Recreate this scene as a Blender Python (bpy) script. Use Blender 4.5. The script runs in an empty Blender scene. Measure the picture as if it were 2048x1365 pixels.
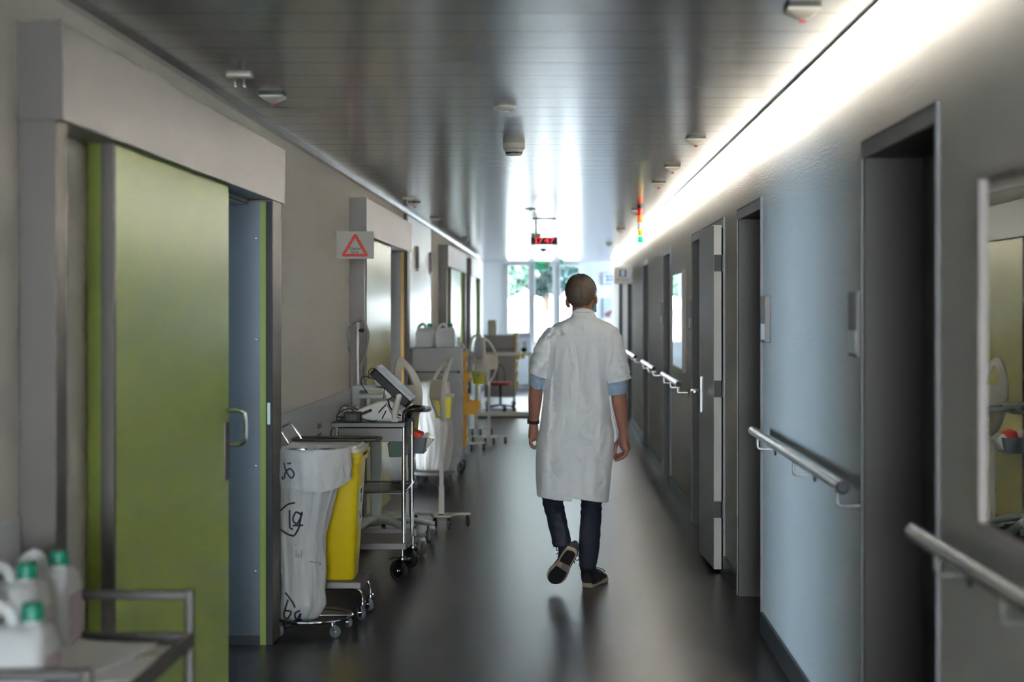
import bpy, bmesh, math, random
from mathutils import Vector, Matrix, noise
from mathutils.bvhtree import BVHTree
random.seed(7)
S = bpy.context.scene
COL = S.collection
PI = math.pi
# ------------------------------------------------------------------ camera
EYE = 1.6
F = 55 / 36 * 2048
VPX, VPY = 1115, 616
cam = bpy.data.cameras.new('camera')
cam.lens = 55; cam.sensor_width = 36; cam.sensor_fit = 'HORIZONTAL'
cam.shift_x = -(VPX - 1024) / 2048
cam.shift_y = -(682.5 - VPY) / 2048
cam.clip_start = .05; cam.clip_end = 300
cam.dof.use_dof = True; cam.dof.focus_distance = 8.9; cam.dof.aperture_fstop = 2.1
camo = bpy.data.objects.new('camera', cam); COL.objects.link(camo)
camo.location = (0, 0, EYE); camo.rotation_euler = (PI / 2, 0, 0)
S.camera = camo
# ------------------------------------------------------------------ world, exposure, big lights
S.view_settings.view_transform = 'Standard'; S.view_settings.look = 'None'
S.view_settings.exposure = 0.72; S.view_settings.gamma = 1.0
S.view_settings.use_curve_mapping = False
try:
    S.cycles.use_denoising = True
    S.cycles.max_bounces = 10; S.cycles.diffuse_bounces = 5; S.cycles.glossy_bounces = 5
    S.cycles.transmission_bounces = 6; S.cycles.transparent_max_bounces = 12
    S.cycles.sample_clamp_indirect = 60; S.cycles.caustics_reflective = False; S.cycles.caustics_refractive = False
except Exception: pass
W = bpy.data.worlds.new('sky'); S.world = W; W.use_nodes = True
bg = W.node_tree.nodes['Background']
bg.inputs[0].default_value = (.80, .91, 1.0, 1); bg.inputs[1].default_value = 28

def area(name, loc, rot, sx, sy, power, color, spread=180, portal=False):
    l = bpy.data.lights.new(name, 'AREA'); l.shape = 'RECTANGLE'; l.size = sx; l.size_y = sy
    l.energy = power; l.color = color; l.spread = math.radians(spread)
    if portal: l.cycles.is_portal = True
    o = bpy.data.objects.new(name, l); COL.objects.link(o); o.location = loc; o.rotation_euler = rot
    return o
DAY = (.66, .83, 1.0)
WARM = (1.0, .955, .87)
WASH = 350
# sun on the garden outside the far windows
sl = bpy.data.lights.new('sun', 'SUN'); sl.energy = 12; sl.angle = .02; sl.color = (1, .96, .88)
so = bpy.data.objects.new('sun', sl); COL.objects.link(so); so.rotation_euler = (math.radians(-35), math.radians(25), 0)
# sky light entering by the far windows (portals) and daylight of the side room; added fills in the lobby and behind the camera
area('portal', (-.28, 31.6, 1.7), (-PI / 2, 0, 0), 2.2, 2.0, 1, (1, 1, 1), portal=True)
#area('far_window_daylight', (-.28, 31.45, 1.72), (-PI / 2, 0, 0), 1.5, 1.4, 300, DAY)
area('side_room_window_light', (-5.2, 7.6, 1.5), (PI / 2, 0, -PI / 2), 2.6, 1.7, 230, (.5, .74, 1.0))
area('near_fill_light', (-.2, -5.6, 1.5), (PI / 2, 0, 0), 2.2, 2.1, 60, (1, .97, .93))  # added fill light behind the camera, no known source there
area('lobby_fill_light', (3.9, 30.0, 1.5), (PI / 2, 0, PI / 2), 1.8, 1.8, 260, DAY)  # added unseen fill that brightens the corridor end, no real window
# asymmetric wall washer inside the ceiling slot, aimed at the right wall
for k in range(4):
    area('slot_washer_light', (.972, 1.0 + 6.95 * k + 3.47, 2.585), (0, math.radians(-40), 0), .014, 6.93, WASH, WARM, spread=72)
# ------------------------------------------------------------------ helpers
def tag(o, label=None, cat=None, group=None, kind=None):
    if label: o['label'] = label
    if cat: o['category'] = cat
    if group: o['group'] = group
    if kind: o['kind'] = kind
    return o
def thing(name, label, cat, loc=(0, 0, 0), group=None, rz=0):
    o = bpy.data.objects.new(name, None); COL.objects.link(o); o.empty_display_size = .1
    o.location = loc; o.rotation_euler = (0, 0, rz)
    return tag(o, label, cat, group)
def P(px, py, Z):
    return Vector(((px - VPX) * Z / F, Z, EYE - (py - VPY) * Z / F))
def copy_tree(o, parent=None, **kw):
    c = o.copy(); COL.objects.link(c); c.parent = parent
    for ch in list(o.children): copy_tree(ch, c)
    return c

class MB:
    def __init__(s): s.v = []; s.f = []; s.m = []; s.mi = 0
    def add(s, vs, fs):
        n = len(s.v); s.v += [tuple(v) for v in vs]; s.f += [tuple(i + n for i in f) for f in fs]; s.m += [s.mi] * len(fs); return s
    def box(s, x0, x1, y0, y1, z0, z1, M=None):
        vs = [Vector((x, y, z)) for z in (z0, z1) for y in (y0, y1) for x in (x0, x1)]
        if M: vs = [M @ v for v in vs]
        return s.add(vs, [(0, 2, 3, 1), (4, 5, 7, 6), (0, 1, 5, 4), (2, 6, 7, 3), (0, 4, 6, 2), (1, 3, 7, 5)])
    def rbox(s, x0, x1, y0, y1, z0, z1, r=.02, M=None, axis='z', seg=4):
        """box with corners rounded about one axis"""
        def rr(a0, a1, b0, b1):
            pts = []
            for cx, cy, st in ((a1 - r, b1 - r, 0), (a0 + r, b1 - r, 1), (a0 + r, b0 + r, 2), (a1 - r, b0 + r, 3)):
                for k in range(seg + 1):
                    t = (st + k / seg) * PI / 2; pts.append((cx + r * math.cos(t), cy + r * math.sin(t)))
            return pts
        if axis == 'z': ring = lambda h: [Vector((a, b, h)) for a, b in rr(x0, x1, y0, y1)]; h0, h1 = z0, z1
        elif axis == 'y': ring = lambda h: [Vector((a, h, b)) for a, b in rr(x0, x1, z0, z1)]; h0, h1 = y1, y0
        else: ring = lambda h: [Vector((h, a, b)) for a, b in rr(y0, y1, z0, z1)]; h0, h1 = x0, x1
        return s.loft([ring(h0), ring(h1)], M=M)
    def loft(s, rings, cap=True, closed=True, M=None, capstart=True, capend=True):
        n = len(rings[0]); vs = [Vector(p) for r in rings for p in r]
        if M: vs = [M @ v for v in vs]
        fs = []
        for i in range(len(rings) - 1):
            for j in range(n if closed else n - 1):
                a = i * n + j; b = i * n + (j + 1) % n
                fs.append((a, b, b + n, a + n))
        if cap and closed:
            if capstart: fs.append(tuple(range(n))[::-1])
            if capend: fs.append(tuple(range((len(rings) - 1) * n, len(rings) * n)))
        return s.add(vs, fs)
    def tube(s, pts, r, n=10, closed=False, M=None, flat=None):
        pts = [Vector(p) for p in pts]; m = len(pts); rings = []
        rs = r if isinstance(r, (list, tuple)) else [r] * m
        up = None
        for i, p in enumerate(pts):
            if closed: d = pts[(i + 1) % m] - pts[i - 1]
            else: d = pts[min(i + 1, m - 1)] - pts[max(i - 1, 0)]
            d.normalize()
            if up is None:
                up = Vector((0, 0, 1)) if abs(d.z) < .9 else Vector((0, 1, 0))
            a = d.cross(up); 
            if a.length < 1e-5: a = d.cross(Vector((1, 0, 0)))
            a.normalize(); b = a.cross(d).normalized(); up = b
            k = flat or 1
            rings.append([p + a * math.cos(2 * PI * j / n) * rs[i] + b * math.sin(2 * PI * j / n) * rs[i] * k for j in range(n)])
        if closed: rings.append(rings[0]); return s.loft(rings, cap=False, M=M)
        return s.loft([q[::-1] for q in rings], M=M)
    def cyl(s, p0, p1, r, r1=None, n=20, M=None):
        return s.tube([p0, p1], [r, r if r1 is None else r1], n=n, M=M)
    def lathe(s, prof, c=(0, 0, 0), n=28, M=None, axis='z'):
        rings = []
        for r, h in prof:
            ring = []
            for j in range(n):
                t = 2 * PI * j / n; a, b = r * math.cos(t), r * math.sin(t)
                v = (a, b, h) if axis == 'z' else ((h, a, b) if axis == 'x' else (b, h, a))
                ring.append(Vector(c) + Vector(v))
            rings.append(ring)
        return s.loft(rings, M=M)
    def ell(s, c, rx, ry, rz, n=20, m=12, M=None, R=None):
        rings = []
        for i in range(m + 1):
            t = -PI / 2 + PI * i / m
            t = max(-PI / 2 + .02, min(PI / 2 - .02, t))
            ring = []
            for j in range(n):
                a = 2 * PI * j / n
                q = Vector((rx * math.cos(t) * math.cos(a), ry * math.cos(t) * math.sin(a), rz * math.sin(t)))
                if R: q = R @ q
                ring.append(Vector(c) + q)
            rings.append(ring)
        return s.loft(rings, M=M)
    def prism(s, pts, t0, t1, axis='y', M=None):
        """extrude a 2D outline: axis y -> pts are (x,z)"""
        def mk(p, h): return Vector((p[0], h, p[1])) if axis == 'y' else (Vector((p[0], p[1], h)) if axis == 'z' else Vector((h, p[0], p[1])))
        return s.loft([[mk(p, t0) for p in pts], [mk(p, t1) for p in pts]], M=M)
    def build(s, name, mat, parent=None, smooth=True, bevel=0, angle=35, **kw):
        me = bpy.data.meshes.new(name); me.from_pydata(s.v, [], s.f)
        mats = mat if isinstance(mat, (list, tuple)) else [mat]
        for m in mats: me.materials.append(m)
        for p, k in zip(me.polygons, s.m): p.material_index = k
        bm = bmesh.new(); bm.from_mesh(me); bmesh.ops.recalc_face_normals(bm, faces=bm.faces); bm.to_mesh(me); bm.free()
        if smooth:
            me.polygons.foreach_set('use_smooth', [True] * len(me.polygons))
            me.set_sharp_from_angle(angle=math.radians(angle))
        o = bpy.data.objects.new(name, me); COL.objects.link(o); o.parent = parent
        if bevel:
            b = o.modifiers.new('bevel', 'BEVEL'); b.width = bevel; b.segments = 2; b.limit_method = 'ANGLE'; b.angle_limit = math.radians(40)
        tag(o, **kw)
        return o
def struct(o): o['kind'] = 'structure'; return o
def arc(c, r, a0, a1, n=10, plane='xy'):
    out = []
    for i in range(n + 1):
        t = math.radians(a0 + (a1 - a0) * i / n); a, b = r * math.cos(t), r * math.sin(t)
        c = Vector(c)
        out.append(c + Vector((a, b, 0) if plane == 'xy' else ((a, 0, b) if plane == 'xz' else (0, a, b))))
    return out
def smooth_path(pts, n=6):
    pts = [Vector(p) for p in pts]; out = []
    for i in range(len(pts) - 1):
        p0 = pts[max(i - 1, 0)]; p1 = pts[i]; p2 = pts[i + 1]; p3 = pts[min(i + 2, len(pts) - 1)]
        for k in range(n):
            t = k / n
            out.append(.5 * ((2 * p1) + (-p0 + p2) * t + (2 * p0 - 5 * p1 + 4 * p2 - p3) * t * t + (-p0 + 3 * p1 - 3 * p2 + p3) * t ** 3))
    out.append(pts[-1]); return out

def mat(name, col, rough=.5, metal=0, bump=None, emit=None, spec=None, trans=0, alpha=1, sub=0, var=None, coat=0, ior=None, aniso=0):
    m = bpy.data.materials.new(name); m.use_nodes = True; nt = m.node_tree; b = nt.nodes['Principled BSDF']
    b.inputs['Base Color'].default_value = (*col, 1); b.inputs['Roughness'].default_value = rough; b.inputs['Metallic'].default_value = metal
    if spec is not None: b.inputs['Specular IOR Level'].default_value = spec
    if trans: b.inputs['Transmission Weight'].default_value = trans
    if alpha < 1: b.inputs['Alpha'].default_value = alpha
    if ior: b.inputs['IOR'].default_value = ior
    if coat: b.inputs['Coat Weight'].default_value = coat; b.inputs['Coat Roughness'].default_value = .1
    if sub: b.inputs['Subsurface Weight'].default_value = sub; b.inputs['Subsurface Radius'].default_value = (.01, .004, .002)
    if emit: b.inputs['Emission Color'].default_value = (*emit[0], 1); b.inputs['Emission Strength'].default_value = emit[1]
    tc = nt.nodes.new('ShaderNodeTexCoord')
    def noisetex(scale3, detail=3):
        mp = nt.nodes.new('ShaderNodeMapping'); mp.inputs['Scale'].default_value = scale3
        n = nt.nodes.new('ShaderNodeTexNoise'); n.inputs['Scale'].default_value = 1; n.inputs['Detail'].default_value = detail
        nt.links.new(tc.outputs['Object'], mp.inputs[0]); nt.links.new(mp.outputs[0], n.inputs['Vector']); return n
    if var:  # (scale3, amount)
        n = noisetex(var[0]); r = nt.nodes.new('ShaderNodeMapRange'); r.inputs['To Min'].default_value = 1 - var[1]; r.inputs['To Max'].default_value = 1 + var[1]
        mx = nt.nodes.new('ShaderNodeVectorMath'); mx.operation = 'SCALE'; mx.inputs[0].default_value = col
        nt.links.new(n.outputs[0], r.inputs[0]); nt.links.new(r.outputs[0], mx.inputs['Scale']); nt.links.new(mx.outputs[0], b.inputs['Base Color'])
    if bump:  # (scale3, strength, distance)
        n = noisetex(bump[0], 4); bp = nt.nodes.new('ShaderNodeBump'); bp.inputs['Strength'].default_value = bump[1]; bp.inputs['Distance'].default_value = bump[2]
        nt.links.new(n.outputs[0], bp.inputs['Height']); nt.links.new(bp.outputs[0], b.inputs['Normal'])
    return m

M = {}
M['wall'] = mat('wallpaper', (.60, .575, .53), .62, bump=((60, 14, 160), .55, .004), var=((2, 1, 3), .03))
M['wall_white'] = mat('white_wall_paint', (.72, .73, .74), .5)
M['panel'] = mat('wall_guard_panel', (.56, .57, .60), .38, bump=((40, 40, 40), .15, .001))
M['cabinet_white'] = mat('white_cabinet_lacquer', (.74, .75, .76), .3)
M['steel'] = mat('brushed_steel', (.115, .104, .096), .48, 1, bump=((90, 90, 2), .18, .0015), var=((1.2, 1.2, .6), .10))
M['steel_h'] = mat('brushed_steel_header', (.30, .29, .295), .46, 1, bump=((90, 2, 60), .15, .0015), var=((.9, .9, 2), .12))
M['steel_dark'] = mat('dark_steel_frame', (.16, .15, .145), .5, 1, bump=((90, 90, 2), .15, .001), var=((1.5, 1.5, .7), .12))
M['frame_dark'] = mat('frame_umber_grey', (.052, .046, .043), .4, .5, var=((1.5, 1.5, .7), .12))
M['edge_metal'] = mat('dull_edge_metal', (.16, .16, .16), .5, 1)
M['chrome'] = mat('chrome', (.72, .72, .73), .14, 1)
M['satin'] = mat('satin_stainless_tube', (.66, .65, .64), .24, 1)
M['cart_steel'] = mat('cart_steel', (.115, .106, .103), .48, 1, var=((3, 3, 3), .08))
M['green'] = mat('green_door_laminate', (.36, .47, .095), .32, var=((1, 1, .8), .04), spec=.6)
M['green_edge_shaded'] = mat('green_door_edge_shaded', (.20, .26, .035), .45)  # darker copy of the door green, shade of the camera-facing edge painted in
M['pale_yellow'] = mat('pale_yellow_door_laminate', (.60, .56, .24), .26, spec=.7)
M['ochre'] = mat('ochre_edge', (.42, .24, .05), .5)
M['pale_green'] = mat('pale_green_door_laminate', (.36, .56, .38), .3, spec=.7)
M['black'] = mat('black_plastic', (.009, .009, .010), .45, spec=.22)
M['rubber'] = mat('black_rubber', (.015, .015, .016), .6)
M['grey_rubber'] = mat('grey_wheel_rubber', (.12, .125, .14), .5)
M['darkgrey'] = mat('dark_grey', (.022, .022, .025), .5)
M['base'] = mat('dark_baseboard', (.022, .02, .019), .4)
M['beige'] = mat('beige_device_plastic', (.56, .53, .45), .4)
M['offwhite'] = mat('offwhite_enamel', (.62, .60, .54), .35)
M['white_pl'] = mat('white_plastic', (.75, .75, .73), .35)
M['grey_pl'] = mat('light_grey_cabinet', (.40, .41, .42), .4)
M['grey_mid'] = mat('mid_grey_cabinet', (.25, .245, .25), .45)
M['yellow'] = mat('yellow_plastic', (.80, .60, .008), .3, sub=.0)
M['yellow_lime'] = mat('lemon_yellow_plastic', (.80, .74, .02), .3)
M['tray_yellow'] = mat('amber_tray_plastic', (.85, .44, .02), .35)
M['trolley_green'] = mat('grey_green_enamel', (.33, .37, .33), .4)
M['paper'] = mat('white_paper', (.78, .78, .78), .6)
M['ink'] = mat('black_ink', (.01, .01, .02), .5)
M['red'] = mat('red_print', (.68, .045, .025), .5)
M['blue'] = mat('blue_print', (.03, .14, .42), .5)
M['green_sign'] = mat('green_sign', (.0, .32, .16), .4, emit=((.0, .5, .25), .35))
M['teal_cap'] = mat('green_screw_cap', (.0, .21, .125), .4)
M['canister'] = mat('translucent_canister', (.80, .82, .82), .35, trans=.25, ior=1.2, bump=((15, 15, 15), .15, .004))
M['led_red'] = mat('red_led', (.3, .0, .0), .4, emit=((1, .01, .03), 1.3))
M['glass'] = mat('window_glass', (1, 1, 1), 0, trans=1, ior=1.01, spec=.2)
M['mirror'] = mat('mirror_glass', (.74, .78, .74), .015, 1)
M['pink_wood'] = mat('pale_pinkish_frame', (.50, .43, .40), .45)
M['lamp_tube'] = mat('lit_tube', (1, 1, 1), .5, emit=(WARM, 12))
M['dark_room'] = mat('side_room_wall', (.42, .43, .45), .7)

def floor_mat():
    m = mat('dark_linoleum', (.016, .0125, .011), .25, spec=.20); nt = m.node_tree; b = nt.nodes['Principled BSDF']
    tc = nt.nodes.new('ShaderNodeTexCoord')
    vo = nt.nodes.new('ShaderNodeTexVoronoi'); vo.inputs['Scale'].default_value = 55
    nt.links.new(tc.outputs['Object'], vo.inputs['Vector'])
    r = nt.nodes.new('ShaderNodeValToRGB'); r.color_ramp.elements[0].position = .06; r.color_ramp.elements[1].position = .11
    r.color_ramp.elements[0].color = (.06, .05, .045, 1); r.color_ramp.elements[1].color = (.0135, .0092, .0078, 1)
    nt.links.new(vo.outputs['Distance'], r.inputs[0])
    n = nt.nodes.new('ShaderNodeTexNoise'); n.inputs['Scale'].default_value = 1.6; n.inputs['Detail'].default_value = 5
    nt.links.new(tc.outputs['Object'], n.inputs['Vector'])
    rr = nt.nodes.new('ShaderNodeMapRange'); rr.inputs['To Min'].default_value = .24; rr.inputs['To Max'].default_value = .30
    b.inputs['Roughness'].default_value = .28
    # welded seams across the corridor every 2 m
    sp = nt.nodes.new('ShaderNodeSeparateXYZ'); nt.links.new(tc.outputs['Object'], sp.inputs[0])
    a = nt.nodes.new('ShaderNodeMath'); a.operation = 'PINGPONG'; a.inputs[1].default_value = 1.09
    ad = nt.nodes.new('ShaderNodeMath'); ad.operation = 'ADD'; ad.inputs[1].default_value = -7.56 + 21.8
    nt.links.new(sp.outputs['Y'], ad.inputs[0]); nt.links.new(ad.outputs[0], a.inputs[0])
    lt = nt.nodes.new('ShaderNodeMath'); lt.operation = 'LESS_THAN'; lt.inputs[1].default_value = .004
    nt.links.new(a.outputs[0], lt.inputs[0])
    mx = nt.nodes.new('ShaderNodeMix'); mx.data_type = 'RGBA'; mx.inputs['B'].default_value = (.006, .005, .005, 1)
    nt.links.new(lt.outputs[0], mx.inputs['Factor']); nt.links.new(r.outputs[0], mx.inputs['A']); nt.links.new(mx.outputs['Result'], b.inputs['Base Color'])
    n2 = nt.nodes.new('ShaderNodeTexNoise'); n2.inputs['Scale'].default_value = 110; n2.inputs['Detail'].default_value = 3
    nt.links.new(tc.outputs['Object'], n2.inputs['Vector'])
    bp = nt.nodes.new('ShaderNodeBump'); bp.inputs['Strength'].default_value = .12; bp.inputs['Distance'].default_value = .002
    nt.links.new(n2.outputs[0], bp.inputs['Height']); nt.links.new(bp.outputs[0], b.inputs['Normal'])
    return m
def ceil_mat():
    m = mat('perforated_metal_panel', (.40, .40, .40), .21, .85); nt = m.node_tree; b = nt.nodes['Principled BSDF']
    tc = nt.nodes.new('ShaderNodeTexCoord'); sp = nt.nodes.new('ShaderNodeSeparateXYZ'); nt.links.new(tc.outputs['Object'], sp.inputs[0])
    def mth(op, a, bb=None, v=None):
        q = nt.nodes.new('ShaderNodeMath'); q.operation = op; nt.links.new(a, q.inputs[0])
        if bb is not None: nt.links.new(bb, q.inputs[1])
        if v is not None: q.inputs[1].default_value = v
        return q.outputs[0]
    # perforation: round holes on a 9 mm grid
    sx = mth('SINE', mth('MULTIPLY', sp.outputs['X'], v=2 * PI / .012)); sy = mth('SINE', mth('MULTIPLY', sp.outputs['Y'], v=2 * PI / .012))
    h = mth('GREATER_THAN', mth('MULTIPLY', sx, sy), v=.55)
    mx = nt.nodes.new('ShaderNodeMix'); mx.data_type = 'RGBA'; mx.inputs['A'].default_value = (.41, .41, .405, 1); mx.inputs['B'].default_value = (.16, .16, .16, 1)
    nt.links.new(h, mx.inputs['Factor']); nt.links.new(mx.outputs['Result'], b.inputs['Base Color'])
    mp = nt.nodes.new('ShaderNodeMapping'); mp.inputs['Scale'].default_value = (1.2, 9, 1)
    n = nt.nodes.new('ShaderNodeTexNoise'); n.inputs['Scale'].default_value = 1; n.inputs['Detail'].default_value = 2
    nt.links.new(tc.outputs['Object'], mp.inputs[0]); nt.links.new(mp.outputs[0], n.inputs['Vector'])
    bp = nt.nodes.new('ShaderNodeBump'); bp.inputs['Strength'].default_value = .25; bp.inputs['Distance'].default_value = .004
    nt.links.new(n.outputs[0], bp.inputs['Height']); nt.links.new(bp.outputs[0], b.inputs['Normal'])
    return m
M['floor'] = floor_mat(); M['ceiling'] = ceil_mat()

# ------------------------------------------------------------------ the setting
XL, XR, H = -1.47, 1.01, 2.525
Y0, Y1 = -6.0, 31.0
struct(MB().box(-1.9, 5.0, Y0, Y1 + .3, -.1, 0).build('floor', M['floor'], smooth=False))
# ceiling: transverse pans with a small gap
mb = MB(); y = Y0 + .02
while y < Y1:
    x1 = .965 if y < 28.8 else 4.0
    mb.box(XL + .03, x1, y, y + .3235, H, H + .02); y += .33
mb.box(XL - .3, .965, Y0, Y1, H + .03, H + .06); mb.box(.965, 1.3, Y0, Y1, H + .2, H + .24); mb.box(.958, .965, Y0, 28.9, H - .012, H + .15)
mb.box(.96, 4.3, 28.9, Y1, H + .03, H + .06)
struct(mb.build('ceiling', M['ceiling'], smooth=False))
struct(MB().box(XL, XL + .035, Y0, Y1, H - .022, H + .0).build('trim_1', M['satin'], smooth=False))
# left wall with its door openings
LD = [(5.75, 7.43, 4.26, 7.745), (12.45, 14.1, 11.05, 14.5), (21.3, 22.9, 19.3, 23.2), (26.0, 27.4, 24.5, 27.7)]
mb = MB(); y = Y0
for a, b, *_ in LD:
    mb.box(XL - .3, XL, y, a, 0, H + .1); mb.box(XL - .3, XL, a, b, 2.10, H + .1); y = b
mb.box(XL - .3, XL, y, Y1, 0, H + .1)
struct(mb.build('wall_left', M['wall'], smooth=False))
# right wall
RD = [(4.13, 5.14), (7.70, 8.70), (9.43, 11.66), (13.92, 14.84), (17.3, 18.3), (21.2, 22.3), (24.3, 25.4)]
mb = MB(); y = Y0
for a, b in RD:
    mb.box(XR, XR + .25, y, a + .03, 0, H + .25); mb.box(XR, XR + .25, a + .03, b - .03, 2.11, H + .25); y = b - .03
mb.box(XR, XR + .25, y, 28.9, 0, H + .25)
struct(mb.build('wall_right', M['wall'], smooth=False))
# far wall with three window openings, and the lobby on the right of the corridor end
WN = [(-1.00, -.555, 1.085), (-.475, -.07, .906), (.03, .446, .906)]
mb = MB(); ZT = 2.46; x = XL - .3
for a, b, zb in WN:
    mb.box(x, a, Y1, Y1 + .12, 0, H + .1); mb.box(a, b, Y1, Y1 + .12, 0, zb); mb.box(a, b, Y1, Y1 + .12, ZT, H + .1); x = b
mb.box(x, 5.0, Y1, Y1 + .12, 0, H + .1)
struct(mb.build('wall_far', M['wall_white'], smooth=False))
for i, (a, b, zb) in enumerate(WN):
    f = struct(MB().box(a, a + .03, Y1 - .03, Y1 + .05, zb, ZT).box(b - .03, b, Y1 - .03, Y1 + .05, zb, ZT)
               .box(a + .03, b - .03, Y1 - .03, Y1 + .05, ZT - .03, ZT).box(a + .03, b - .03, Y1 - .03, Y1 + .05, zb, zb + .035)
               .build('window_%d' % (i + 1), M['white_pl'], smooth=False))
    MB().box(a + .03, b - .03, Y1 + .01, Y1 + .016, zb + .035, ZT - .03).build('pane', M['glass'], f, smooth=False)
struct(MB().box(1.26, 4.3, 28.65, 28.9, 0, H + .25).box(4.05, 4.3, 28.9, Y1, 0, H + .1).build('wall_lobby', M['wall_white'], smooth=False))
mb = MB().box(XL - .3, -1.2, Y0 - .2, Y0, 0, H + .2).box(.8, XR + .3, Y0 - .2, Y0, 0, H + .2).box(-1.2, .8, Y0 - .2, Y0, 0, .6).box(-1.2, .8, Y0 - .2, Y0, 2.4, H + .2)
struct(mb.build('wall_near', M['wall_white'], smooth=False))
# wall guard panel on the left wall
mb = MB()
segs = [(Y0, 4.26), (7.72, 11.05), (14.5, 19.3), (23.2, 24.5), (27.7, Y1)]
for a, b in segs: mb.box(XL, XL + .008, a, b, .1, 1.03)
struct(mb.build('trim_2', M['panel'], smooth=False))
mb = MB()
for a, b in segs: mb.box(XL, XL + .014, a, b, 0, .1)
struct(mb.build('baseboard_left', M['base'], smooth=False))
mb = MB(); y = Y0
for a, b in RD: mb.box(XR - .014, XR, y, a, 0, .105); y = b
mb.box(XR - .014, XR, y, 28.9, 0, .105)
struct(mb.build('baseboard_right', M['base'], smooth=False))
# side room behind the first sliding door (daylight comes out of its gap)
mb = MB().box(-5.6, -5.5, 4.0, 10.5, 0, 2.8).box(-5.6, XL - .3, 3.9, 4.0, 0, 2.8).box(-5.6, XL - .3, 10.5, 10.6, 0, 2.8).box(-5.6, XL - .3, 3.9, 10.6, 2.8, 2.9)
struct(mb.build('wall_side_room', M['dark_room'], smooth=False))
struct(MB().box(-5.6, -1.9, 3.9, 10.6, -.1, 0).build('floor_side_room', M['floor'], smooth=False))
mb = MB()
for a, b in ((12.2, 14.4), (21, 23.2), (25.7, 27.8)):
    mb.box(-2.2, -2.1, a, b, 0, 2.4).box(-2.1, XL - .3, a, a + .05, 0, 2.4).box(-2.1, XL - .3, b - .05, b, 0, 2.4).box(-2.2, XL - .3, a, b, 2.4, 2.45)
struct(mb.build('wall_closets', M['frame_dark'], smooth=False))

# ---- sliding doors on the left: header box, posts, leaf, lined reveal
def sliding(n, hd, leaf, jamb, leafmat, edgemat, stripmat, revealmat, trimmat=None, handle=True):
    h0, h1 = hd; l0, l1 = leaf; XH = -1.349
    r = struct(bpy.data.objects.new('door_%d' % n, None)); COL.objects.link(r); r.location = (XL, h0, 0)
    def B(mb, nm, m, par=r, **k):
        o = mb.build(nm, m, None, **k)
        o.parent = par
        if par is r: o.matrix_parent_inverse = Matrix.Translation(-Vector(r.location))
        return o
    B(MB().box(XL, XH, h0, h1, 2.113, 2.382), 'header', M['steel_h'], bevel=.002)
    B(MB().box(XL, XH + .001, h0 - .002, h0 - .0002, 2.112, 2.383), 'header_end_shade', M['steel'], smooth=False)  # thin plate added in darker steel: shade of the header end put into colour
    B(MB().box(XL, -1.368, h0 + .01, h0 + .105, 0, 2.113), 'post', M['steel'], bevel=.002)
    B(MB().box(XL - .02, -1.352, jamb, jamb + .23, 0, 2.113), 'post', M['steel'], bevel=.002)
    lf = B(MB().box(-1.462, -1.385, l0, l1, .012, 2.12), 'door_leaf', leafmat, bevel=.001)
    MB().box(-1.4635, -1.42, l0 - .006, l0 - .001, .012, 2.12).build('leaf_edge', edgemat, lf, smooth=False).matrix_parent_inverse = Matrix.Translation((0, 0, 0))
    MB().box(-1.419, -1.379, l0 - .008, l0 + .016, .012, 2.12).build('edge_strip', M['steel'], lf, smooth=False)
    # reveal lining of the opening
    B(MB().box(XL - .33, -1.41, jamb - .012, jamb - .002, 0, 2.098).box(XL - .33, XL - .005, l0 + .9, jamb - .012, 2.088, 2.099), 'reveal', revealmat, smooth=False)
    B(MB().box(XL - .33, -1.411, jamb - .0125, jamb - .0118, 0, .045), 'floor_trim', M['rubber'], smooth=False)
    B(MB().box(-1.41, -1.383, jamb - .014, jamb - .001, 0, 2.1), 'stop_strip', stripmat, smooth=False)
    B(MB().box(-1.383, -1.353, jamb - .010, jamb - .001, 0, 2.105), 'seal', M['rubber'], smooth=False)
    if handle:
        hp = [(-1.385, l1 - .05, 1.17), (-1.33, l1 - .05, 1.17), (-1.305, l1 - .05, 1.145), (-1.305, l1 - .05, 1.055), (-1.33, l1 - .05, 1.03), (-1.385, l1 - .05, 1.03)]
        MB().tube(smooth_path(hp, 5), .009).build('handle', M['chrome'], lf)
        MB().box(-1.385, -1.379, l1 - .09, l1 - .005, .88, 1.12).build('lock_plate', M['steel'], lf, smooth=False)
        MB().rbox(-1.376, -1.362, jamb - .013, jamb - .010, 1.045, 1.15, .006, axis='y').build('strike_plate', M['chrome'], r).matrix_parent_inverse = Matrix.Translation(-Vector(r.location))
        mb = MB()
        for z in (1.93, 1.45, .85, .35): mb.ell((-1.43, jamb - .013, z), .006, .004, .006, 8, 6)
        B(mb, 'rivets', M['satin'])
    return r
M['reveal_steel'] = mat('steel_reveal', (.105, .115, .13), .42, 1, var=((2, 2, 2), .15), bump=((80, 80, 3), .1, .001))
sliding(1, (4.26, 7.745), (4.87, 6.59), 7.43, M['green'], M['green_edge_shaded'], M['green_edge_shaded'], M['reveal_steel'])
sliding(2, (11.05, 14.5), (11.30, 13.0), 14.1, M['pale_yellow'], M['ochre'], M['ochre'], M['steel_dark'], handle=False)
sliding(3, (19.3, 23.2), (20.3, 22.4), 22.92, M['pale_green'], M['green_edge_shaded'], M['green_edge_shaded'], M['steel_dark'], handle=False)
sliding(4, (24.5, 27.7), (25.0, 26.5), 27.42, M['pale_green'], M['green_edge_shaded'], M['green_edge_shaded'], M['black'], handle=False)
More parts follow.
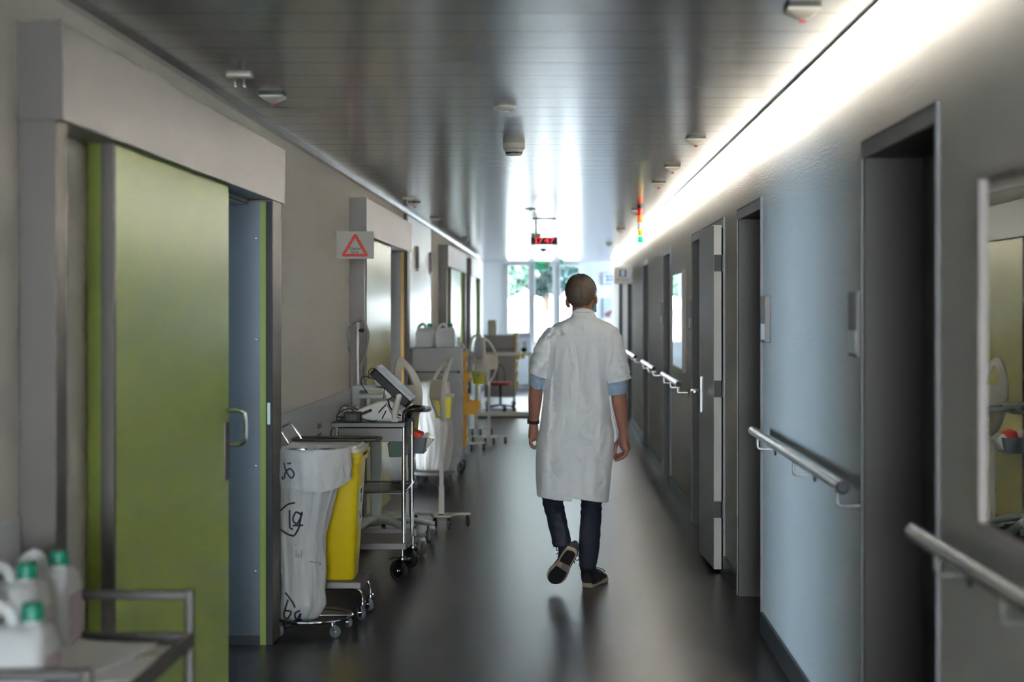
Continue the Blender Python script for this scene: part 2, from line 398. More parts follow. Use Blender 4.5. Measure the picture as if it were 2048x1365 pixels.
# ---- steel framed doors in the right wall
def rdoor(n, a, b):
    r = struct(bpy.data.objects.new('door_%d' % n, None)); COL.objects.link(r); r.location = (XR, a, 0)
    def B(mb, nm, m, **k):
        o = mb.build(nm, m, r, **k); o.matrix_parent_inverse = Matrix.Translation(-Vector(r.location)); return o
    w = .035; t = .008
    mb = MB()
    for y0, y1 in ((a, a + w), (b - w, b)): mb.box(XR - t, XR + .20, y0, y1, 0, 2.14)
    mb.box(XR - t, XR + .20, a + w, b - w, 2.09, 2.14)
    B(mb, 'door_frame', M['frame_dark'], smooth=False, bevel=.002)
    mb = MB()
    for y0, y1 in ((a - .006, a + .004), (b - .004, b + .006)): mb.box(XR - t - .004, XR, y0, y1, 0, 2.146)
    mb.box(XR - t - .004, XR, a, b, 2.136, 2.146)
    B(mb, 'frame_edge', M['edge_metal'], smooth=False)
    B(MB().box(XR - t - .003, XR - t + .001, a + .005, b - .005, 2.088, 2.136), 'frame_head', M['steel_h'], smooth=False)
    B(MB().box(XR + .185, XR + .235, a + w, b - w, .01, 2.09), 'door_leaf', M['darkgrey'], smooth=False)
    return r
for i, (a, b) in enumerate(RD): rdoor(5 + i, a, b)
# narrow grey leaf standing slightly open on the third right door
hl = MB().box(-.022, .022, 0, .66, .02, 2.10)
leaf = struct(hl.build('door_12', M['grey_pl'], None, bevel=.002)); leaf.location = (.967, 9.45, 0); leaf.rotation_euler = (0, 0, math.radians(2.6))
for z in (.33, 1.06, 1.82):
    MB().cyl((.028, -.004, z), (.028, -.004, z + .1), .009).box(-.022, .03, -.003, .001, z, z + .1).build('hinge', M['frame_dark'], leaf)
MB().tube(smooth_path([(-.022, .58, 1.07), (-.07, .58, 1.07), (-.078, .57, 1.07), (-.078, .47, 1.07)], 4), .010).box(-.028, -.022, .56, .60, .93, 1.16).build('door_handle', M['chrome'], leaf)
MB().box(-.023, .023, -.002, .0, .02, 2.10).build('leaf_edge', M['offwhite'], leaf, smooth=False)
# white fitted cupboards between door 2 and door 3 on the left
r = thing('wall_cupboard', 'white floor-to-ceiling fitted cupboard with narrow doors along left corridor wall', 'cupboard', (XL, 14.9, 0))
def sub(mb, nm, m, root, **k):
    o = mb.build(nm, m, root, **k); o.matrix_parent_inverse = Matrix.Translation(-Vector(root.location)); return o
sub(MB().box(XL + .006, XL + .03, 14.9, 17.6, .02, H - .03), 'carcass', M['darkgrey'], r, smooth=False)
for k in range(4):
    y = 14.91 + k * .675
    o = MB().box(XL + .03, XL + .045, y, y + .66, .03, H - .04).build('cupboard_door', M['cabinet_white'], None, smooth=False, bevel=.002)
    o.parent = r; o.matrix_parent_inverse = Matrix.Translation(-Vector(r.location))
# ---- slot lamp along the right wall
mb = MB()
tb = thing('slot_light', 'long white tube light glowing in the ceiling slot along the right wall', 'light', (.985, 4.0, 2.57))
y = -5.45; k = 0
while y < 28.6:
    o = MB().cyl((.977, y, 2.60), (.977, min(y + 1.45, 28.7), 2.60), .008, n=10).build('tube', M['lamp_tube'], tb); o.matrix_parent_inverse = Matrix.Translation(-Vector(tb.location))
    y += 1.5
#---END-SETTING
# ------------------------------------------------------------------ handrails
def handrail(y0, y1, label, brackets, loc_end=True):
    t = thing('handrail', label, 'handrail', (.925, y0, 1.017), 'steel handrails along the right wall')
    def K(mb, nm, m, par=t, **k):
        o = mb.build(nm, m, t, **k); return o
    L = y1 - y0
    MB().cyl((0, 0, 0), (0, L, 0), .0215, n=24).build('rail_tube', M['satin'], t)
    for yy in (0, L):
        s_ = -1 if yy == 0 else 1
        MB().lathe([(.0225, 0), (.0225, .004 * s_), (.018, .008 * s_)], (0, yy, 0), n=24, axis='y').build('end_cap', M['darkgrey'], t)
    for b in brackets:
        br = MB().tube(smooth_path([(0, b, -.015), (0, b, -.055), (.012, b, -.07), (.085, b, -.07)], 4), .0065).build('bracket', M['satin'], t)
        MB().lathe([(.03, .083), (.03, .079), (.008, .076)], (0, b, -.07), n=24, axis='x').build('wall_plate', M['steel_dark'], br)
handrail(2.6, 4.07, 'near steel handrail below the large mirror, running out of the frame', (.65, 1.22))
handrail(5.08, 7.42, 'long steel handrail on the pale wall between the two nearest framed doors', (.08, 1.05, 2.15))
handrail(11.95, 13.75, 'short steel handrail under the small tilted mirror, beyond the open grey leaf', (.08, .85, 1.65))
handrail(15.0, 17.0, 'distant short handrail between the fourth and fifth framed doors on the right', (.1, .95, 1.9))
handrail(18.6, 20.9, 'far handrail before the hanging white sign with blue symbol', (.1, 1.1, 2.1))
# ------------------------------------------------------------------ mirrors in shallow frames on the right wall
def mirror(y0, y1, z0, z1, label, name='wall_mirror'):
    t = thing(name, label, 'mirror', (XR, y0, z0), None); L = y1 - y0; h = z1 - z0; d = .03
    MB().box(-d, 0, 0, .02, 0, h).box(-d, 0, L - .02, L, 0, h).box(-d, 0, .02, L - .02, 0, .02).box(-d, 0, .02, L - .02, h - .02, h).box(-.012, 0, .02, L - .02, .02, h - .02).build('frame', M['pink_wood'], t, bevel=.002)
    MB().box(-.019, -.0125, .021, L - .021, .021, h - .021).build('mirror_glass', M['mirror'], t, smooth=False)
mirror(2.3, 3.66, 1.08, 1.918, 'large framed mirror on the right wall beside the nearest door, cut by the frame')
mirror(12.3, 13.6, 1.09, 1.90, 'framed mirror past the open grey door leaf, showing bright window reflection')
# ------------------------------------------------------------------ door plates
def plate(y0, y1, z0, z1, x, label, card=True):
    t = thing('name_plate', label, 'sign', (x, y0, z0), 'door plates on the right wall'); L = y1 - y0; h = z1 - z0
    MB().box(-.012, XR - x, 0, L, 0, h).build('holder', M['steel_dark'], t, bevel=.002)
    if card:
        MB().box(-.014, -.0122, .01, L - .01, h * .42, h - .012).build('insert', M['steel'], t, smooth=False)
        MB().box(-.0145, -.0122, .01, L - .01, .012, h * .40).build('card', M['paper'], t, smooth=False)
plate(5.19, 5.34, 1.435, 1.655, 1.004, 'steel door plate with white card left of the nearest framed door')
plate(7.42, 7.56, 1.435, 1.655, .995, 'steel door plate on near side of the second framed door')
plate(11.70, 11.84, 1.435, 1.655, 1.004, 'bright door plate beyond the double door with grey leaf')
plate(14.9, 15.05, 1.435, 1.655, 1.004, 'far door plate beside the fourth framed door')
# ------------------------------------------------------------------ ceiling devices
def indicator(x, y, label, yaw=0):
    t = thing('call_indicator', label, 'indicator light', (x, y, H), 'red tipped call indicators under the ceiling', rz=yaw)
    r = .052
    MB().rbox(-r, r, -r, r, -.010, 0, .008).build('base', M['darkgrey'], t)
    q = lambda s_, z: [(s_, s_ * .9, z), (-s_, s_ * .9, z), (-s_, -s_ * .9, z), (s_, -s_ * .9, z)]
    MB().loft([q(r, -.010), q(r * .98, -.017), q(r * .22, -.040)]).build('housing', M['beige'], t)
    MB().loft([q(r * .20, -.040), q(r * .16, -.051)]).build('red_lens', mat_red_lens, t)
mat_red_lens = mat('red_lens', (.25, .01, .02), .3)
for x, y, l in ((.75, 4.80, 'nearest red-tipped call indicator at the top right of the ceiling'),
                (-1.23, 6.76, 'red-tipped call indicator above the first sliding door header'),
                (.75, 8.5, 'red-tipped call indicator level with the smoke detector, near the light slot'),
                (.75, 10.2, 'middle one of three red-tipped indicators in a line by the slot light'),
                (.745, 11.5, 'third red-tipped indicator of the line by the slot light, before the coloured beacon'),
                (.745, 14.7, 'call indicator just left of the coloured beacon lamp'),
                (.74, 18.3, 'far call indicator beyond the coloured beacon'),
                (.74, 22.4, 'very small far call indicator above the white hanging sign'),
                (-1.25, 13.7, 'call indicator by the double pin hook above the second header'),
                (-1.25, 16.0, 'call indicator on the ceiling above the white cupboards'),
                (-1.22, 20.6, 'far call indicator above the third sliding door header')):
    indicator(x, y, l)
def pinhook(x, y, label):
    t = thing('ceiling_socket', label, 'ceiling hook', (x, y, H), 'ceiling sockets with two pins')
    MB().rbox(-.05, .05, -.03, .03, -.012, 0, .01).build('plate', M['beige'], t)
    for k in (-.018, .018): MB().cyl((k, 0, -.012), (k, 0, -.045), .004, n=10).ell((k, 0, -.047), .007, .007, .007, 10, 6).build('pin', M['chrome'], t)
pinhook(-1.26, 6.2, 'small ceiling socket with two pins above the near header')
pinhook(-1.245, 13.1, 'small ceiling socket with two pins above the second sliding door')
t = thing('ceiling_speaker', 'flat round cream cover on the ceiling in front of the smoke detector', 'ceiling cover', (-.24, 7.18, H))
MB().lathe([(.0, 0), (.052, 0), (.052, -.008), (.044, -.018), (.0, -.02)], n=36).build('cover', M['beige'], t)
MB().lathe([(.018, -.018), (.018, -.024), (.0, -.025)], n=24).build('sensor', M['grey_pl'], t)
t = thing('smoke_detector', 'cream smoke detector hanging below the metal ceiling', 'smoke detector', (-.245, 8.8, H))
MB().lathe([(0, 0), (.060, 0), (.062, -.004), (.062, -.028), (.055, -.034), (0, -.034)], n=40).build('base', M['beige'], t)
MB().lathe([(0, -.034), (.054, -.034), (.053, -.040), (.050, -.050), (0, -.052)], n=40).build('body', M['beige'], t)
mb = MB()
for k in range(8):
    a = 2 * PI * k / 8; Mx = Matrix.Rotation(a, 4, 'Z'); mb.box(.030, .0465, -.013, .013, -.060, -.051, M=Mx)
mb.build('vents', M['black'], t, smooth=False)
MB().lathe([(0, -.059), (.046, -.059), (.040, -.067), (.0, -.070)], n=40).lathe([(0, -.052), (.026, -.052), (.026, -.059), (0, -.059)], n=20).build('cap', M['beige'], t)
t = thing('motion_sensor', 'thin flat sensor disc on the ceiling before the red clock', 'sensor', (-.257, 14.6, H))
MB().lathe([(0, 0), (.045, 0), (.055, -.008), (.0, -.012)], n=28).build('disc', M['grey_pl'], t)
MB().lathe([(0, -.011), (.012, -.011), (.010, -.02), (0, -.021)], n=16).build('lens', M['darkgrey'], t)
t = thing('camera_dome', 'small beige dome hanging just above the red clock, left side', 'ceiling sensor', (-.235, 17.3, H))
MB().cyl((0, 0, 0), (0, 0, -.10), .012, n=12).build('rod', M['beige'], t)
MB().lathe([(0, -.10), (.05, -.10), (.055, -.115), (.05, -.15), (.025, -.165), (0, -.168)], n=28).build('dome', M['beige'], t)
t = thing('ceiling_sensor', 'small dark sensor on the ceiling between clock and exit sign', 'sensor', (-.22, 24.5, H))
MB().lathe([(0, 0), (.06, 0), (.05, -.03), (0, -.05)], n=20).build('housing', M['darkgrey'], t)
MB().lathe([(0, -.045), (.02, -.045), (.0, -.07)], n=12).build('lens', M['beige'], t)
# hanging clock with red digits
cx = (1088.5 - VPX) * 16.2 / F
t = thing('digital_clock', 'hanging digital clock with red digits reading 17 47', 'clock', (cx, 16.2, 2.252))
h = .078; w = .136
MB().box(-w, w, -.03, .03, 0, h).build('housing', M['steel_dark'], t, bevel=.003)
MB().box(-w + .008, w - .008, -.0315, -.03, .008, h - .008).build('display', M['black'], t, smooth=False)
for s_ in (-.10, .10): MB().cyl((s_, 0, h), (s_, 0, H - 2.252), .004, n=8).build('suspension_rod', M['satin'], t)
MB().box(-.12, .12, -.02, .02, H - 2.252 - .01, H - 2.252).build('ceiling_mount', M['steel_dark'], t, smooth=False)
mb = MB(); FONT = {'1': ['00100', '01100', '00100', '00100', '00100', '00100', '01110'], '7': ['11111', '00001', '00010', '00010', '00100', '00100', '01000'], '4': ['00010', '00110', '01010', '10010', '11111', '00010', '00010']}
for ch, ox in (('1', -.104), ('7', -.062), ('4', .008), ('7', .056)):
    for r_, row in enumerate(FONT[ch]):
        for c_, v in enumerate(row):
            if v == '1': mb.box(ox + c_ * .0085, ox + c_ * .0085 + .0082, -.0335, -.0315, .065 - r_ * .0078, .065 - r_ * .0078 + .0076)
mb.build('digits', M['led_red'], t, smooth=False)
# coloured beacon
t = thing('signal_beacon', 'column of red, orange, white, yellow and green lamps hanging by the slot light', 'signal light', (.75, 14.2, H))
MB().cyl((0, 0, 0), (0, 0, -.025), .026).build('socket', M['black'], t)
cols = [('red_lamp', (.6, .015, .015), .25), ('orange_lamp', (.75, .17, .01), .3), ('white_lamp', (.7, .7, .66), .05), ('yellow_lamp', (.62, .48, .01), .12), ('green_lamp', (.0, .45, .16), .8)]
z = -.025
for nm, c, e in cols:
    m = mat(nm, c, .25, emit=(c, e)); MB().lathe([(0, z), (.024, z), (.0255, z - .005), (.0255, z - .055), (.024, z - .06), (0, z - .06)], n=24).build(nm, m, t); z -= .0625
# exit sign
t = thing('exit_sign', 'green and white escape route sign hanging before the far windows', 'sign', ((1084 - VPX) * 27 / F, 27, 2.25))
MB().box(-.125, .125, -.02, .02, 0, .14).build('panel', M['green_sign'], t, bevel=.003)
for s_ in (-.1, .1): MB().cyl((s_, 0, .14), (s_, 0, H - 2.25), .004, n=8).build('suspension_rod', M['satin'], t)
MB().box(.045, .105, -.022, -.02, .02, .12).prism([(-.02, .06), (.02, .06), (.02, .045), (.04, .07), (.02, .095), (.02, .08), (-.02, .08)], -.022, -.02).prism([(-.10, .02), (-.085, .02), (-.07, .055), (-.045, .03), (-.035, .04), (-.06, .075), (-.04, .085), (-.045, .098), (-.09, .09), (-.105, .06), (-.09, .06)], -.022, -.02).ell((-.055, -.021, .112), .010, .0015, .010, 12, 8).build('pictogram', M['paper'], t, smooth=False)
t = thing('emergency_light', 'small green and grey emergency lamp above the right far window', 'lamp', ((1123 - VPX) * 30 / F, 30.0, H - .10))
MB().box(-.035, .035, -.03, .03, .06, .10).build('housing', M['grey_mid'], t); MB().box(-.033, .033, -.028, .028, 0, .06).build('lens', M['green_sign'], t)
# ------------------------------------------------------------------ signs
def text(body, size, loc, m, parent, rot=(PI / 2, 0, 0), align='CENTER', ext=.0006, name='lettering', bold=0):
    c = bpy.data.curves.new(name, 'FONT'); c.body = body; c.size = size; c.align_x = align; c.align_y = 'CENTER'; c.extrude = ext; c.offset = bold
    c.materials.append(m); o = bpy.data.objects.new(name, c); COL.objects.link(o); o.location = loc; o.rotation_euler = rot; o.parent = parent
    bpy.context.view_layer.update(); me = bpy.data.meshes.new_from_object(o); bpy.data.objects.remove(o)
    o = bpy.data.objects.new(name, me); COL.objects.link(o); o.location = loc; o.rotation_euler = rot; o.parent = parent; return o
sx0, sx1 = (672 - VPX) * 10.4 / F, (748 - VPX) * 10.4 / F
t = thing('warning_sign', 'grey wall sign with red triangle reading Chariot ECG', 'sign', ((sx0 + sx1) / 2, 10.4, 1.6 + (616 - 490.5) * 10.4 / F))
w = (sx1 - sx0) / 2; h = 27.5 * 10.4 / F
M['sign_grey'] = mat('sign_grey', (.47, .47, .43), .5)
MB().box(-w, w, -.004, .004, -h, h).build('panel', M['sign_grey'], t, bevel=.001)
MB().box(XL - t.location.x, -w, -.012, .012, -h, h).build('wall_bracket', M['steel_dark'], t)
k = 10.4 / F
tri = [Vector((0.5 * k, 0, 23.5 * k)), Vector((-26.5 * k, 0, -22 * k)), Vector((26.5 * k, 0, -22 * k))]
mb = MB(); cen = sum(tri, Vector()) / 3
outer = []; inner = []
for v in tri:
    d = (v - cen)
    for s_ in (-1, 1):
        outer.append(v - d.normalized() * .006 + Vector((-d.z, 0, d.x)).normalized() * .008 * s_)
    inner.append(cen + d * .70); inner.append(cen + d * .70)
r0 = [Vector((p.x, -.0065, p.z)) for p in outer]; r1 = [Vector((p.x, -.0065, p.z)) for p in inner]
r0b = [Vector((p.x, -.004, p.z)) for p in outer]
MB().loft([r0b, r0, r1], cap=False).build('triangle', M['red'], t, smooth=False)
text('Chariot', .025, (0, -.0062, -.0235), M['ink'], t, bold=.0003); text('ECG', .025, (0, -.0062, -.0475), M['ink'], t, bold=.0003)
# hanging toilet sign
t = thing('toilet_sign', 'white sign with blue toilet symbol projecting from the right wall', 'sign', ((1246 - VPX) * 21 / F, 21, 2.035))
w = .118; h = .115
MB().box(-w, w, -.01, .01, -h, h).box(w, XR - t.location.x, -.008, .008, h - .05, h - .03).box(w, XR - t.location.x, -.008, .008, -h + .03, -h + .05).build('panel', M['white_pl'], t, bevel=.003)
MB().box(-.05, .045, -.012, -.010, -.02, .075).build('blue_square', M['blue'], t, smooth=False)
MB().box(-.026, .021, -.0135, -.012, -.012, .068).build('white_figure', M['paper'], t, smooth=False)
MB().box(-.09, -.03, -.012, -.010, -.06, -.052).box(-.02, .03, -.012, -.010, -.06, -.052).box(.04, .085, -.012, -.010, -.06, -.052).build('grey_caption', M['grey_mid'], t, smooth=False)
t = thing('number_sign', 'white sign with blue number 23 on the far wall', 'sign', ((1220 - VPX) * 30.9 / F, Y1 - .02, 2.16))
MB().box(-.14, .14, -.01, .02, -.12, .12).build('panel', M['white_pl'], t, bevel=.003)
text('23', .16, (-.01, -.012, .02), M['blue'], t, bold=.006); MB().box(-.11, .11, -.012, -.010, -.10, -.075).build('blue_line', M['blue'], t, smooth=False)
t = thing('wall_picture', 'small picture with soft red-brown shape on the far wall', 'picture', ((1222 - VPX) * 30.9 / F, Y1 - .02, 1.58))
MB().box(-.15, .15, -.01, .02, -.2, .2).build('picture_board', mat('picture_sky', (.45, .52, .62), .5), t, bevel=.002)
MB().prism([(-.12, -.15), (-.03, -.17), (.02, -.08), (.10, -.05), (.12, .16), (.05, .12), (.03, -.02), (-.06, -.05), (-.13, -.10)], -.013, -.010).build('picture_shape', mat('picture_brown', (.28, .10, .07), .5), t, smooth=False)
# ------------------------------------------------------------------ wall items
t = thing('wall_vent', 'dark slotted wall vent low on the left guard panel', 'vent', (XL + .008, 9.6, .80))
for k in range(2): MB().rbox(0, .006, -.06, .06, k * .06, k * .06 + .03, .01, axis='x').build('slot', M['grey_mid'], t)
for y, l in ((10.9, 'small grey holder high on the left cupboard wall'),):
    pass
def wall_handle(y, label):
    t = thing('wall_light', label, 'wall lamp', (XL + .045, y, 2.0), 'small wall lamps high on the cupboards')
    MB().box(0, .03, -.03, .03, 0, .22).build('body', M['grey_mid'], t, bevel=.003); MB().box(.002, .028, -.028, .028, -.03, 0).build('lens', M['white_pl'], t)
wall_handle(15.75, 'small grey and white lamp on the nearer cupboard door')
wall_handle(17.45, 'small grey and white lamp at the cupboard end before the third header')

# ------------------------------------------------------------------ casters and carts
def caster(parent, x, y, ztop, r=.05, wd=.026, fork='chrome', wheel='grey_rubber', yaw=0, twin=False, brake=False, trail=.03, hub='chrome'):
    """swivel caster: stem+fork is a part, wheel a sub-part; wheel rests on z=0 in parent space offset by dz"""
    z0 = -parent.location.z
    Mx = Matrix.Translation((x, y, z0)) @ Matrix.Rotation(yaw, 4, 'Z')
    zt = ztop - z0
    mb = MB().cyl((0, 0, 2 * r + .004), (0, 0, zt), .009, n=12, M=Mx).lathe([(0, 2 * r + .004), (wd * .75, 2 * r + .004), (wd * .75, 2 * r + .018), (.006, 2 * r + .026), (0, 2 * r + .026)], n=16, M=Mx)
    for s_ in (-1, 1):
        xx = s_ * (wd / 2 + .004)
        mb.prism([(-r * .42, 2 * r + .006), (r * .42, 2 * r + .006), (trail + r * .22, r * .9), (trail, r * .75), (trail - r * .22, r * .9)], xx - .0015, xx + .0015, axis='x', M=Mx)
    if brake: mb.box(-.012, .012, r * .2, r * 1.25, 2 * r + .008, 2 * r + .013, M=Mx).box(-.012, .012, r * 1.25, r * 1.6, 2 * r - .002, 2 * r + .004, M=Mx)
    f = mb.build('caster', M[fork], parent)
    prof = [(0, -wd / 2 * .7), (r * .7, -wd / 2 * .7), (r * .74, -wd / 2), (r * .94, -wd / 2), (r, -wd / 2 * .6), (r, wd / 2 * .6), (r * .94, wd / 2), (r * .74, wd / 2), (r * .7, wd / 2 * .7), (0, wd / 2 * .7)]
    MB().lathe(prof, (0, trail, r), n=28, M=Mx, axis='x').build('wheel', M[wheel], f)
    MB().lathe([(0, -wd / 2 * .75), (r * .62, -wd / 2 * .75), (r * .62, wd / 2 * .75), (0, wd / 2 * .75)], (0, trail, r), n=20, M=Mx, axis='x').lathe([(0, -wd / 2 - .007), (r * .16, -wd / 2 - .007), (r * .16, wd / 2 + .007), (0, wd / 2 + .007)], (0, trail, r), n=12, M=Mx, axis='x').build('wheel_hub', M[hub], f)
    return f

# --- near left stainless trolley
t = thing('steel_trolley', 'square-tube stainless trolley at the near left in front of the green door', 'trolley', (-1.455, 3.18, 0))
WX = .505; LY = .92; q = .0115
def T(mb, nm, m, par=None, **k): return mb.build(nm, m, par or t, **k)
for x in (q, WX - q):
    for y in (q, LY - q): T(MB().rbox(x - q, x + q, y - q, y + q, .06, .862, .004), 'post', M['cart_steel'])
for y in (q, LY - q): T(MB().box(q, WX - q, y - q * .9, y + q * .9, .838, .861), 'end_rail', M['cart_steel'], smooth=False, bevel=.003)
for z in (.745, .30):
    sh = T(MB().box(.012, WX - .012, .012, LY - .012, z - .022, z - .016), 'shelf', M['cart_steel'], smooth=False)
    MB().box(0, WX, -.0, .02, z - .03, z + .006).box(0, WX, LY - .02, LY, z - .03, z + .006).box(0, .02, .02, LY - .02, z - .03, z + .006).box(WX - .02, WX, .02, LY - .02, z - .03, z + .006).build('shelf_rim', M['cart_steel'], sh, smooth=False, bevel=.003)
for x in (.03, WX - .03):
    for y in (.03, LY - .06): caster(t, x, y, .075 + .01, r=.03, trail=.015)
SH = .745 - .016
# paper sheets on it
def sheet(name, label, x0, x1, y0, y1, z, rz, cat='paper', m='paper', curl=.012):
    mb = MB(); n = 10; vs = []; fs = []
    for i in range(n + 1):
        for j in range(n + 1):
            u, v = i / n, j / n; vs.append((x0 + (x1 - x0) * u, y0 + (y1 - y0) * v, curl * (u - .3) ** 2 * 2 * (1 if u < .3 else .15) + curl * .4 * v * v))
    for i in range(n):
        for j in range(n): a = i * (n + 1) + j; fs.append((a, a + n + 1, a + n + 2, a + 1))
    o = mb.add(vs, fs).build(name, M[m]); so = o.modifiers.new('thick', 'SOLIDIFY'); so.thickness = .0006; so.offset = 1
    o.location = z; o.rotation_euler = (0, 0, rz); return tag(o, label, cat)
sheet('paper_sheet', 'white paper sheet lying on the near steel trolley shelf', -.11, .14, -.19, .19, (-1.105, 3.80, SH + .002), .05)
sheet('paper_sheet', 'second white sheet with raised edge beside the canisters on the trolley', -.10, .13, -.14, .14, (-1.17, 3.86, SH + .006), -.25, curl=.03)
o = MB().rbox(-.012, .012, -.035, .035, 0, .008, .006).build('wrapped_swab', mat('pale_multi_packet', (.45, .42, .30), .5, var=((40, 40, 40), .5))); o.location = (-1.01, 3.86, SH + .008); o.rotation_euler = (0, 0, -.5)
tag(o, 'small pale coloured packet lying on the paper of the near trolley', 'packet')
# canisters
def canister(name, loc, rz, label, group, sx=.165, sy=.15, h=.205, lab='purple', scale=1):
    t = thing(name, label, 'canister', loc, group, rz); t.scale = (scale,) * 3
    hx, hy = sx / 2, sy / 2
    def ring(x0, x1, y0, y1, r, z):
        pts = []
        for cx_, cy_, st in ((x1 - r, y1 - r, 0), (x0 + r, y1 - r, 1), (x0 + r, y0 + r, 2), (x1 - r, y0 + r, 3)):
            for k in range(5):
                a = (st + k / 4) * PI / 2; pts.append((cx_ + r * math.cos(a), cy_ + r * math.sin(a), z))
        return pts
    rings = [ring(-hx + .01, hx - .01, -hy + .01, hy - .01, .02, 0), ring(-hx, hx, -hy, hy, .022, .012), ring(-hx, hx, -hy, hy, .022, h * .74), ring(-hx + .004, hx - .002, -hy + .004, hy - .004, .022, h * .82), ring(-hx + .018, hx - .004, -hy + .02, hy - .02, .022, h * .93), ring(-hx + .03, hx - .012, -hy + .035, hy - .035, .02, h)]
    mb = MB().loft(rings)
    mb.lathe([(0, h - .01), (.020, h - .01), (.020, h + .012), (0, h + .012)], (hx - .042, 0, 0), n=20)
    MB_body = mb.build('body', M['canister'], t, angle=50)
    hp = smooth_path([(hx - .08, 0, h - .012), (hx - .085, 0, h + .02), (hx - .10, 0, h + .036), (-hx + .06, 0, h + .036), (-hx + .03, 0, h + .015), (-hx + .022, 0, h - .03)], 5)
    MB().tube(hp, .0145, n=14).build('handle', M['canister'], t)
    mb = MB().lathe([(0, h + .045), (.019, h + .045), (.0225, h + .041), (.0235, h + .018), (.0245, h + .010), (0, h + .010)], (hx - .042, 0, 0), n=32)
    mb.build('screw_cap', M['teal_cap'], t)
    mb2 = MB().box(hx + .0004, hx + .0014, -hy + .022, hy - .022, .03, h * .70)
    lb = mb2.build('label', M['canister_label'], t, smooth=False)
    return t
M['canister_label'] = mat('canister_label', (.52, .42, .47), .5, var=((30, 30, 18), .25))
G = 'canisters on the near steel trolley'
canister('canister', (-1.315, 4.0, SH), 0, 'rearmost canister with green cap, nearest the green door', G)
canister('canister', (-1.33, 3.80, SH), .03, 'canister with green cap standing between the two in the middle of the trolley', G)
canister('canister', (-1.378, 3.60, SH), -.02, 'leftmost green-capped canister, half cut by the frame edge', G)
canister('canister', (-1.145, 3.29, SH), .0, 'nearest green-capped canister, at the front edge of the trolley', G)

# --- bag stand
t = thing('waste_bag_stand', 'chrome ring stand on casters holding a white bag', 'waste bag stand', (-1.205, 7.73, 0))
circ = lambda r, z, n=40: [(r * math.cos(2 * PI * k / n), r * math.sin(2 * PI * k / n), z) for k in range(n)]
MB().tube(circ(.188, .078), .0085, closed=True).build('base_ring', M['chrome'], t)
MB().tube(circ(.160, .885), .010, closed=True).build('top_ring', M['chrome'], t)
MB().tube([(-.188, 0, .078), (-.188, 0, .86), (-.162, .0, .885)], .009).build('pole', M['chrome'], t)
MB().tube([(-.188, 0, .078), (.188, 0, .078)], .007).build('cross_bar', M['chrome'], t)
for a in (-52, 28, 140, 215):
    a = math.radians(a); caster(t, .188 * math.cos(a), .188 * math.sin(a), .082, r=.028, wd=.018, trail=.012, yaw=a)
# steel lid with raised wire handle, above the bin
# bag
def bag(name, label, loc, prof, fold, seed, parent=None, mname='bag_film', squash=1):
    """prof: list of (z, radius) bottom to top, film with pleats"""
    rnd = random.Random(seed); n = 220; rings = []
    ph = [rnd.uniform(0, 6.28) for _ in range(8)]
    for i, (z, r, dx, dy) in enumerate(prof):
        ring = []; k = 1 - i / (len(prof) - 1)
        for j in range(n):
            a = 2 * PI * j / n
            f = (math.sin(3 * a + ph[0] + z * 2) * .5 + math.sin(7 * a + ph[1] - z * 4) * .30 + math.sin(13 * a + ph[2] + z * 7) * .17 + math.sin(23 * a + ph[3] + 9 * z) * .07) * fold * (.35 + k)
            f += fold * .8 * (noise.noise(Vector((math.cos(a) * 2.2, math.sin(a) * 2.2, z * 5 + seed))))
            f += fold * .35 * (noise.noise(Vector((math.cos(a) * 6, math.sin(a) * 6, z * 13 + seed)))); f += fold * .9 * (.35 - abs(noise.noise(Vector((math.cos(a) * 3.1 + z * 2.2, math.sin(a) * 3.1 - z * 1.5, z * 3.2 + seed * 3))))); f += fold * .4 * (.3 - abs(noise.noise(Vector((math.cos(a) * 8 + z * 5, math.sin(a) * 8, z * 7 + seed * 5)))))
            if z > .86: f *= .15
            rr = r * (1 + f)
            ring.append((dx + rr * math.cos(a), dy + rr * math.sin(a) * squash, z))
        rings.append(ring)
    mb = MB().loft(rings, capend=False)
    o = mb.build(name, M[mname], parent, angle=75); o.location = loc
    return o
M['bag_film'] = mat('white_bag_film', (.60, .59, .58), .42, bump=((9, 9, 5), .55, .02), spec=.4)
M['cloth_bag'] = mat('white_linen_bag', (.72, .71, .70), .8, bump=((12, 12, 5), .5, .02))
def densify(p, n=4):
    out = []
    for a, b in zip(p, p[1:]):
        for k in range(n): t_ = k / n; out.append(tuple(a[i] + (b[i] - a[i]) * t_ for i in range(4)))
    out.append(p[-1]); return out
pb = densify([(.055, .07, -.085, 0), (.07, .095, -.08, 0), (.14, .118, -.062, 0), (.20, .112, -.060, 0), (.305, .118, -.058, 0), (.40, .114, -.060, 0), (.478, .116, -.062, 0), (.58, .126, -.048, 0), (.70, .138, -.03, 0), (.78, .15, -.015, 0), (.86, .160, 0, 0), (.890, .168, 0, 0), (.905, .170, 0, 0)], 9)
bagr = bag('waste_bag', None, (-1.205, 7.73, 0), pb, .085, 3)
tag(bagr, 'white plastic waste bag with black handwriting hanging in the ring stand', 'bag')
